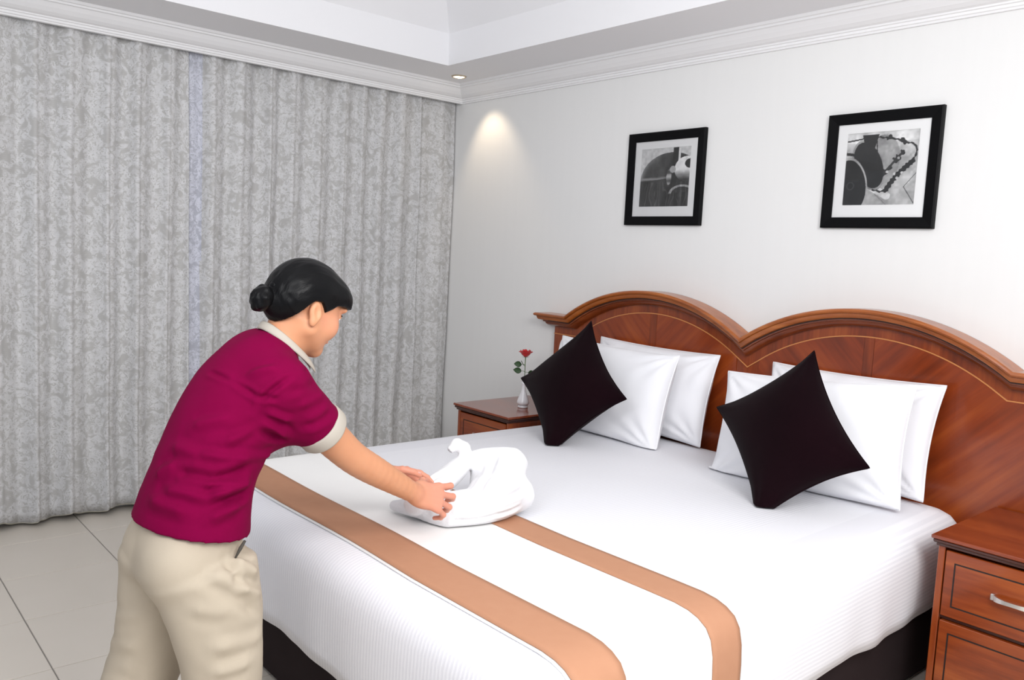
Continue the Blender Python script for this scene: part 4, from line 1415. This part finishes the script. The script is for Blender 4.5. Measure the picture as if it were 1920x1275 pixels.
nails = []
def hand(W0, a, n, thumb_sign, curl, spread=0.0, g=1.0):
    """a: along the hand, n: out of the back of the hand, s: towards the thumb"""
    a = nrm(a); n = nrm(np.array(n) - a * np.dot(n, a)); s = np.cross(n, a) * thumb_sign
    if np.dot(s, Z_) < 0: s = -s
    k = 0.008
    # palm: slab wider at the knuckles
    fb.add(p_seg(W0, W0 + a * 0.082 * g, (0.025, 0.020), (0.040 * g, 0.0135), s, 0.7), 0.012)
    fb.add(p_ell(W0 + a * 0.035 + s * 0.022 - n * 0.008, (0.030, 0.018, 0.016), np.stack([a, s, n])), 0.012)
    fb.add(p_ell(W0 + a * 0.035 - s * 0.022 - n * 0.008, (0.034, 0.014, 0.014), np.stack([a, s, n])), 0.012)
    kn = [(0.086, 0.029, 0.040, 0.025, 0.021, 0.0088), (0.091, 0.010, 0.044, 0.028, 0.022, 0.0090), (0.086, -0.010, 0.041, 0.026, 0.021, 0.0086), (0.077, -0.028, 0.033, 0.020, 0.019, 0.0077)]
    kn = [tuple(v * g for v in t_) for t_ in kn]
    for i, (da, ds, l1, l2, l3, r) in enumerate(kn):
        p0 = W0 + a * da + s * ds + n * 0.002
        sp = (1.5 - i) * spread
        d0 = nrm(a + s * sp)
        fb.add(p_cap(p0 - a * 0.03 - s * ds * 0.25, p0, r * 0.9, r * 1.08), k)
        ang = 0; p = p0
        for L, dang, rr in ((l1, curl[i][0], r), (l2, curl[i][1], r * 0.9), (l3, curl[i][2], r * 0.8)):
            ang += math.radians(dang)
            d = d0 * math.cos(ang) - n * math.sin(ang)
            q = p + d * L
            fb.add(p_cap(p, q, rr, rr * 0.92), 0.004)
            p = q
        up_ = d0 * math.sin(ang) + n * math.cos(ang)
        nails.append((p - d * 0.006 + up_ * rr * 0.62, d, up_, rr))
    # thumb from the side of the palm near the wrist
    b = W0 + a * 0.026 + s * 0.024 - n * 0.006
    d1 = nrm(a * 0.62 + s * 0.62 - n * 0.42); d2 = nrm(a * 0.85 + s * 0.22 - n * 0.45); d3 = nrm(a * 0.92 - s * 0.05 - n * 0.40)
    t1_ = b + d1 * 0.040; t2_ = t1_ + d2 * 0.031; t3_ = t2_ + d3 * 0.024
    fb.add(p_cap(b, t1_, 0.0135, 0.0105), 0.010); fb.add(p_cap(t1_, t2_, 0.0102, 0.0092), 0.004); fb.add(p_cap(t2_, t3_, 0.0092, 0.0078), 0.004)
    nails.append((t3_ - d3 * 0.006 + s * 0.006, d3, nrm(s + n * 0.2), 0.0088))


hand(WR, (0.0, 0.90, -0.30), (0.86, -0.12, 0.50), 1, [(6, 40, 42), (10, 40, 38), (16, 46, 40), (22, 46, 40)], 0.20, 1.12)
hand(WL_, (0.02, 0.95, -0.22), (-0.86, -0.10, 0.5), -1, [(18, 32, 25), (26, 40, 30), (30, 45, 30), (32, 45, 30)], 0.08, 1.05)
# legs inside the trousers down to the feet are part of the same body, kept coarse and joined at the hip
V, Q = fb.mesh()
body = mesh_np('body', V, Q, M_skin, pr)
# flush attribute: hands, lips, ear
fl = np.zeros(len(V))
fl += np.clip((V[:, 1] + 2.02) / 0.10, 0, 1) * 0.8 * (V[:, 2] < 0.9)
loc = (V - HC) @ HA.T
lip = np.exp(-(((loc[:, 0]) / 0.024) ** 2 + ((loc[:, 2] + 0.085) / 0.009) ** 2)) * (loc[:, 1] > 0.06)
cheekf = np.exp(-(((np.abs(loc[:, 0]) - 0.045) / 0.03) ** 2 + ((loc[:, 2] + 0.045) / 0.03) ** 2)) * (loc[:, 1] > 0.0) * 0.5
fl = np.clip(fl + lip + cheekf, 0, 1)
at_ = body.data.attributes.new('flush', 'FLOAT', 'POINT')
at_.data.foreach_set('value', fl.astype(np.float32))
# eyes, brows, nails
M_eye = simple('eye_white', srgb(232, 228, 224), 0.2)
M_iris = simple('iris_dark', srgb(30, 18, 14), 0.15)
for s in (-1, 1):
    bm = bmesh.new(); bmesh.ops.create_uvsphere(bm, u_segments=20, v_segments=12, radius=0.0112)
    bmesh.ops.translate(bm, verts=bm.verts, vec=Vector(hp(s * 0.031, 0.0665, -0.0225)))
    e = bm_obj('eye', bm, M_eye, body, smooth=True)
    bm = bmesh.new(); bmesh.ops.create_uvsphere(bm, u_segments=16, v_segments=10, radius=0.0055)
    bmesh.ops.translate(bm, verts=bm.verts, vec=Vector(hp(s * 0.031, 0.0738, -0.0245)))
    bm_obj('iris', bm, M_iris, body, smooth=True)
    pts = [hp(s * (0.016 + 0.034 * t_), 0.0815 - 0.016 * t_ ** 1.6, -0.003 + 0.006 * math.sin(PI * t_)) for t_ in np.linspace(0, 1, 7)]
    tube('eyebrow', pts, [0.0015, 0.0024, 0.0026, 0.0025, 0.0022, 0.0018, 0.001], M_hair, body, 6)
    pts = [hp(s * (0.019 + 0.026 * t_), 0.0800 - 0.010 * t_ ** 1.8, -0.0155 - 0.004 * abs(2 * t_ - 1) ** 2) for t_ in np.linspace(0, 1, 7)]
    tube('eyelashes', pts, [0.0008, 0.0013, 0.0015, 0.0016, 0.0016, 0.0016, 0.001], M_hair, body, 6)
M_nail = simple('nail', srgb(226, 170, 158), 0.3)
for p, d, u_, rr in nails:
    d = Vector(d); u_ = Vector(u_); s = d.cross(u_).normalized()
    V_ = []
    for i in range(5):
        for j in range(5):
            t_ = i / 4; q = -1 + j / 2
            w = rr * 0.62 * (1 - 0.35 * abs(2 * t_ - 0.9) ** 3)
            V_.append(Vector(p) + d * (0.010 * (t_ - 0.3)) + s * (w * q) + u_ * (rr * 0.30 * (1 - q * q * 0.8)))
    o = mesh_np('fingernail', np.array([tuple(v) for v in V_]), strip_grid((5, 5)), M_nail, body)
    md = o.modifiers.new('thick', 'SOLIDIFY'); md.thickness = 0.0006

# --- hair: cap swept back, fringe, low bun
fh = Field((2.30, -2.52, 1.12), (2.56, -2.10, 1.42), 0.0028)
fh.add(p_ell(hp(0, -0.020, 0.002), (0.082, 0.104, 0.090), HA), 0.0)
fh.add(p_ell(hp(0, -0.062, -0.030), (0.068, 0.058, 0.066), HA), 0.03)
fh.add(p_ell(hp(0, 0.048, 0.020), (0.066, 0.044, 0.044), HA), 0.03)
fh.add(p_seg(hp(-0.050, 0.066, 0.006), hp(0.050, 0.066, 0.006), (0.014, 0.020), (0.014, 0.020), HF, 0.7), 0.02)
fh.add(p_cap(hp(0, -0.085, -0.055), hp(0, -0.122, -0.055), 0.030, 0.022), 0.02)
def hcut(P):
    q = (P - HC) @ HA.T
    xx, fw_, uu = q[:, 0], q[:, 1], q[:, 2]
    line = np.interp(fw_, [-0.16, -0.090, -0.070, -0.053, -0.042, -0.022, -0.008, 0.000, 0.012, 0.030, 0.055, 0.080, 0.11], [-0.15, -0.105, -0.068, -0.034, -0.018, -0.013, -0.024, -0.034, -0.022, -0.004, 0.002, 0.004, 0.002])
    return (line - uu) * 0.75
fh.clip(hcut)
V, Q = fh.mesh()
Nn = normals_of(V, Q)
q = (V - HC) @ HA.T
V = V + Nn * (0.0012 * vnoise(np.column_stack([q[:, 0] * 120, q[:, 1] * 14, q[:, 2] * 60])))[:, None]
hair = mesh_np('hair', V, Q, M_hair, pr)
fh = Field((2.34, -2.54, 1.14), (2.54, -2.30, 1.38), 0.0025)
BN = hp(0.002, -0.136, -0.054)
fh.add(p_ell(BN, (0.032, 0.024, 0.033), HA), 0.0)
fh.add(p_ell(hp(0.006, -0.116, -0.014), (0.016, 0.014, 0.013), HA), 0.006)
for k in range(7):
    a0 = 2 * PI * k / 7
    c0 = BN + HA.T @ np.array([0.024 * math.cos(a0), -0.006, 0.025 * math.sin(a0)])
    c1 = BN + HA.T @ np.array([0.011 * math.cos(a0 + 1.2), -0.020, 0.012 * math.sin(a0 + 1.2)])
    fh.add(p_cap(c0, c1, 0.010, 0.006), 0.004)
V, Q = fh.mesh()
mesh_np('hair_bun', V, Q, M_hair, hair)

# --- shirt
SHIRT_FOLDS = [
    # yoke seam and armhole seam
    ((2.430, -2.542, 1.108), (2.518, -2.518, 1.095), 0.006, -0.004), ((2.518, -2.518, 1.095), (2.577, -2.480, 1.061), 0.006, -0.005), ((2.577, -2.480, 1.061), (2.603, -2.444, 1.059), 0.006, -0.004),
    ((2.567, -2.353, 1.117), (2.602, -2.431, 1.098), 0.006, -0.005), ((2.602, -2.431, 1.098), (2.584, -2.473, 1.058), 0.006, -0.006), ((2.584, -2.473, 1.058), (2.582, -2.496, 1.009), 0.007, -0.005),
    # pulls from the armpit
    ((2.585, -2.401, 1.000), (2.584, -2.460, 1.024), 0.009, 0.005), ((2.550, -2.390, 0.961), (2.584, -2.472, 1.007), 0.010, 0.006), ((2.532, -2.501, 1.110), (2.581, -2.435, 1.126), 0.010, 0.004),
    ((2.540, -2.400, 0.945), (2.585, -2.472, 0.983), 0.008, -0.006), ((2.493, -2.594, 0.989), (2.560, -2.536, 1.020), 0.012, 0.004), ((2.564, -2.549, 0.962), (2.586, -2.485, 0.990), 0.010, 0.005),
    # folds round the bent waist
    ((2.524, -2.424, 0.914), (2.586, -2.533, 0.929), 0.010, 0.007), ((2.586, -2.533, 0.929), (2.544, -2.601, 0.940), 0.010, 0.005), ((2.544, -2.601, 0.940), (2.468, -2.632, 0.946), 0.012, 0.004),
    ((2.582, -2.494, 0.898), (2.578, -2.577, 0.891), 0.009, -0.008), ((2.578, -2.577, 0.891), (2.518, -2.637, 0.897), 0.010, -0.006), ((2.573, -2.492, 0.871), (2.598, -2.596, 0.851), 0.010, 0.009),
    ((2.598, -2.596, 0.851), (2.509, -2.668, 0.863), 0.011, 0.006), ((2.575, -2.490, 0.841), (2.608, -2.565, 0.837), 0.009, -0.007), ((2.600, -2.519, 0.827), (2.605, -2.598, 0.806), 0.012, 0.006),
    ((2.504, -2.632, 0.911), (2.460, -2.664, 0.881), 0.014, 0.005), ((2.580, -2.635, 0.823), (2.481, -2.682, 0.834), 0.014, 0.005), ((2.586, -2.526, 0.873), (2.579, -2.601, 0.877), 0.007, 0.004),
    # sleeve
    ((2.569, -2.313, 1.054), (2.604, -2.392, 1.040), 0.010, 0.004), ((2.581, -2.297, 1.009), (2.582, -2.366, 0.984), 0.010, -0.005), ((2.574, -2.337, 1.082), (2.609, -2.415, 1.074), 0.009, -0.004)]
TROUSER_FOLDS = [
    ((2.605, -2.536, 0.702), (2.599, -2.485, 0.659), 0.010, 0.006), ((2.605, -2.556, 0.714), (2.629, -2.535, 0.656), 0.010, -0.005), ((2.619, -2.591, 0.689), (2.608, -2.481, 0.592), 0.012, 0.006),
    ((2.630, -2.535, 0.650), (2.600, -2.470, 0.610), 0.010, 0.006), ((2.622, -2.615, 0.678), (2.621, -2.493, 0.575), 0.012, -0.004), ((2.609, -2.474, 0.514), (2.635, -2.595, 0.528), 0.014, 0.005),
    ((2.636, -2.510, 0.472), (2.630, -2.592, 0.467), 0.012, 0.004), ((2.422, -2.692, 0.475), (2.330, -2.720, 0.455), 0.012, 0.0023), ((2.415, -2.700, 0.420), (2.310, -2.715, 0.395), 0.013, 0.0027),
    ((2.430, -2.683, 0.550), (2.360, -2.720, 0.530), 0.012, 0.0018), ((2.421, -2.690, 0.385), (2.320, -2.715, 0.365), 0.010, -0.0023), ((2.638, -2.562, 0.598), (2.616, -2.635, 0.621), 0.014, 0.003)]
fs = Field((2.14, -2.80, 0.60), (2.76, -2.14, 1.26), 0.0045)
TP = [np.array(p) for p in ((2.452, -2.588, 0.680), (2.450, -2.582, 0.745), (2.440, -2.563, 0.82), (2.428, -2.530, 0.90), (2.418, -2.485, 0.98), (2.410, -2.435, 1.055), (2.408, -2.392, 1.112), (2.414, -2.362, 1.150))]
TR = [(0.172, 0.132), (0.170, 0.128), (0.156, 0.115), (0.148, 0.108), (0.155, 0.115), (0.158, 0.113), (0.135, 0.090), (0.085, 0.062)]
chain(fs, TP, TR, X_, 0.035, 0.45)
fs.add(p_ell((2.42, -2.372, 0.975), (0.125, 0.072, 0.072), np.stack([X_, nrm([0, 0.9, -0.4]), nrm([0, 0.4, 0.9])])), 0.04)      # bust
fs.add(p_cap((2.44, -2.405, 1.132), (2.535, -2.405, 1.082), 0.050, 0.056), 0.04)
fs.add(p_cap((2.37, -2.400, 1.130), (2.270, -2.372, 1.072), 0.050, 0.056), 0.04)
CU = SR + (ER - SR) * 0.53
CL = SLf + (EL - SLf) * 0.58
fs.add(p_cap(SR + np.array([0, 0.0, 0.0]), CU, 0.071, 0.061), 0.035)
fs.add(p_cap(SLf, CL, 0.069, 0.060), 0.035)
# drape folds: ridges from the armpit, across the back and at the waist
# ends: hem plane, sleeve openings, neck hole
hem_p, hem_n = np.array([2.445, -2.575, 0.752]), nrm([0.0, -0.17, -1.0])
fs.clip(lambda P: (P - hem_p) @ hem_n)
ur, ul = nrm(ER - SR), nrm(EL - SLf)
def sleeve_cut(P, S0, u, c, side):
    d = (P - c) @ u
    near = np.linalg.norm(np.cross(P - S0, u), axis=1) < 0.12
    return np.where(near, d, -1.0)
fs.clip(lambda P: sleeve_cut(P, SR, ur, SR + (ER - SR) * 0.53, 1))
fs.clip(lambda P: sleeve_cut(P, SLf, ul, SLf + (EL - SLf) * 0.60, -1))
nk = nrm(hp(0, -0.03, -0.06) - NB)
fs.sub(p_cap(NB - nk * 0.010 + np.array([0, 0.012, 0]), NB + nk * 0.10, 0.058, 0.066), 0.008)
V, Q = fs.mesh()
Nn = normals_of(V, Q)
# soft cloth relief: folds run round the bent waist
calm = np.clip(-((V - hem_p) @ hem_n) / 0.03, 0, 1)
for S0, u_, e_ in ((SR, ur, SR + (ER - SR) * 0.53), (SLf, ul, SLf + (EL - SLf) * 0.60)):
    rad = np.linalg.norm(np.cross(V - S0, u_), axis=1)
    calm *= np.where(rad < 0.085, np.clip(-((V - e_) @ u_) / 0.02, 0, 1) ** 0.7, 1.0)
disp = 0.0014 * vnoise(V * 12) + 0.0012 * vnoise(V * np.array([16, 30, 34])) + crease(V, SHIRT_FOLDS)
V = V + Nn * (disp * calm)[:, None]
shirt = mesh_np('shirt', V, Q, M_shirt, pr)
shirt['label'] = 'burgundy short-sleeved shirt'


def ring_band(name, c, axis, side, rs, rf, L, th, mat, parent, n=48, flare=0.0):
    axis = nrm(axis); S = nrm(np.array(side) - axis * np.dot(side, axis)); T = np.cross(axis, S)
    prof = [(0, 0), (0.15 * L, th), (0.9 * L, th), (L, 0.4 * th), (L, -0.5 * th), (0.1 * L, -th)]
    V = []; F = []
    m = len(prof)
    for i in range(n):
        a = 2 * PI * i / n
        wob = 1 + 0.03 * math.sin(3 * a + 1)
        for l, o in prof:
            rr_s = rs * wob + o + flare * l; rr_f = rf * wob + o + flare * l
            V.append(np.array(c) + axis * l + S * rr_s * math.cos(a) + T * rr_f * math.sin(a))
    for i in range(n):
        j = (i + 1) % n
        for k in range(m): F.append((i * m + k, i * m + (k + 1) % m, j * m + (k + 1) % m, j * m + k))
    return mesh_np(name, np.array(V), F, mat, parent)


ring_band('cuff', SR + (ER - SR) * 0.485, ur, X_, 0.0625, 0.0625, 0.036, 0.0025, M_beige, shirt)
ring_band('cuff', SLf + (EL - SLf) * 0.555, ul, X_, 0.061, 0.061, 0.036, 0.0025, M_beige, shirt)
# collar: band lying round the neck, open towards the throat
V = []; rows = []
ncol = 40
for i in range(ncol):
    a = -PI * 0.80 + 2 * PI * 0.80 * i / (ncol - 1)     # 0 at the nape
    S_ = math.sin(a); C_ = math.cos(a)
    fr = (1 - C_) / 2                                   # 0 nape, 1 throat
    base = NB + np.array([0.0, 0.004, 0.004])
    e1 = base + np.array([S_ * 0.057, -C_ * 0.052 + 0.010 * fr, 0.034 - 0.112 * fr])
    out = np.array([S_ * 0.85, -C_ * 0.8, 0])
    e2 = e1 + out * 0.006 + np.array([0, 0, 0.004])
    e3 = e1 + out * 0.020 + np.array([0, 0, -0.014 - 0.010 * fr])
    e4 = e3 - out * 0.004 + np.array([0, 0, -0.003])
    e5 = e1 - np.array([0, 0, 0.02]) + out * 0.003
    rows.append([e5, e1, e2, e3, e4])
rows = np.array(rows)
collar = mesh_np('collar', rows.reshape(-1, 3), strip_grid(rows.shape[:2]), M_beige, shirt)
md = collar.modifiers.new('thick', 'SOLIDIFY'); md.thickness = 0.003; md.offset = 0
md = collar.modifiers.new('sub', 'SUBSURF'); md.levels = 1; md.render_levels = 1

# --- trousers
ft = Field((2.16, -2.86, 0.03), (2.74, -2.36, 0.82), 0.0055)
chain(ft, [(2.445, -2.578, 0.80), (2.447, -2.585, 0.735), (2.448, -2.590, 0.665)], [(0.146, 0.104), (0.150, 0.116), (0.154, 0.120)], X_, 0.03, 0.5)
for s in (-1, 1):
    ft.add(p_ell((2.456 + s * 0.068, -2.630, 0.685), (0.083, 0.078, 0.085)), 0.03)
LR = [(2.535, -2.575, 0.66), (2.552, -2.552, 0.54), (2.566, -2.535, 0.42), (2.556, -2.55, 0.25), (2.558, -2.575, 0.075)]
LL = [(2.386, -2.600, 0.66), (2.378, -2.616, 0.54), (2.356, -2.636, 0.42), (2.328, -2.69, 0.25), (2.325, -2.735, 0.075)]
RA = [(0.098, 0.116), (0.088, 0.103), (0.077, 0.086), (0.076, 0.082), (0.080, 0.085)]
chain(ft, LR, RA, X_, 0.02, 0.4)
chain(ft, LL, RA, X_, 0.02, 0.4)
# folds: pulls from the hip crease and behind the knee
ft.clip(lambda P: P[:, 2] - 0.785)
ft.clip(lambda P: 0.058 - P[:, 2])
V, Q = ft.mesh()
Nn = normals_of(V, Q)
V = V + Nn * (0.0030 * vnoise(V * 10) + 0.0012 * vnoise(V * 24) + crease(V, TROUSER_FOLDS))[:, None]
trous = mesh_np('trousers', V, Q, M_trouser, pr)
trous['label'] = 'khaki cotton trousers'
# slanted side pocket
pk = [(2.590, -2.508, 0.738), (2.594, -2.520, 0.724), (2.600, -2.534, 0.706)]
tube('pocket_opening', pk, [0.003, 0.0042, 0.002], M_pocket, trous, 8)
# shoes
for s, (fx, fy) in ((1, (2.558, -2.575)), (-1, (2.325, -2.735))):
    fo = Field((fx - 0.07, fy - 0.12, -0.01), (fx + 0.07, fy + 0.22, 0.14), 0.004)
    chain(fo, [(fx, fy - 0.05, 0.045), (fx, fy + 0.05, 0.045), (fx + s * 0.01, fy + 0.14, 0.03)], [(0.036, 0.05), (0.04, 0.045), (0.036, 0.028)], X_, 0.02, 0.8)
    fo.add(p_cap((fx, fy - 0.02, 0.05), (fx, fy - 0.02, 0.11), 0.038, 0.036), 0.02)
    fo.clip(lambda P: 0.001 - P[:, 2])
    V, Q = fo.mesh()
    mesh_np('shoe', V, Q, M_shoe, pr)
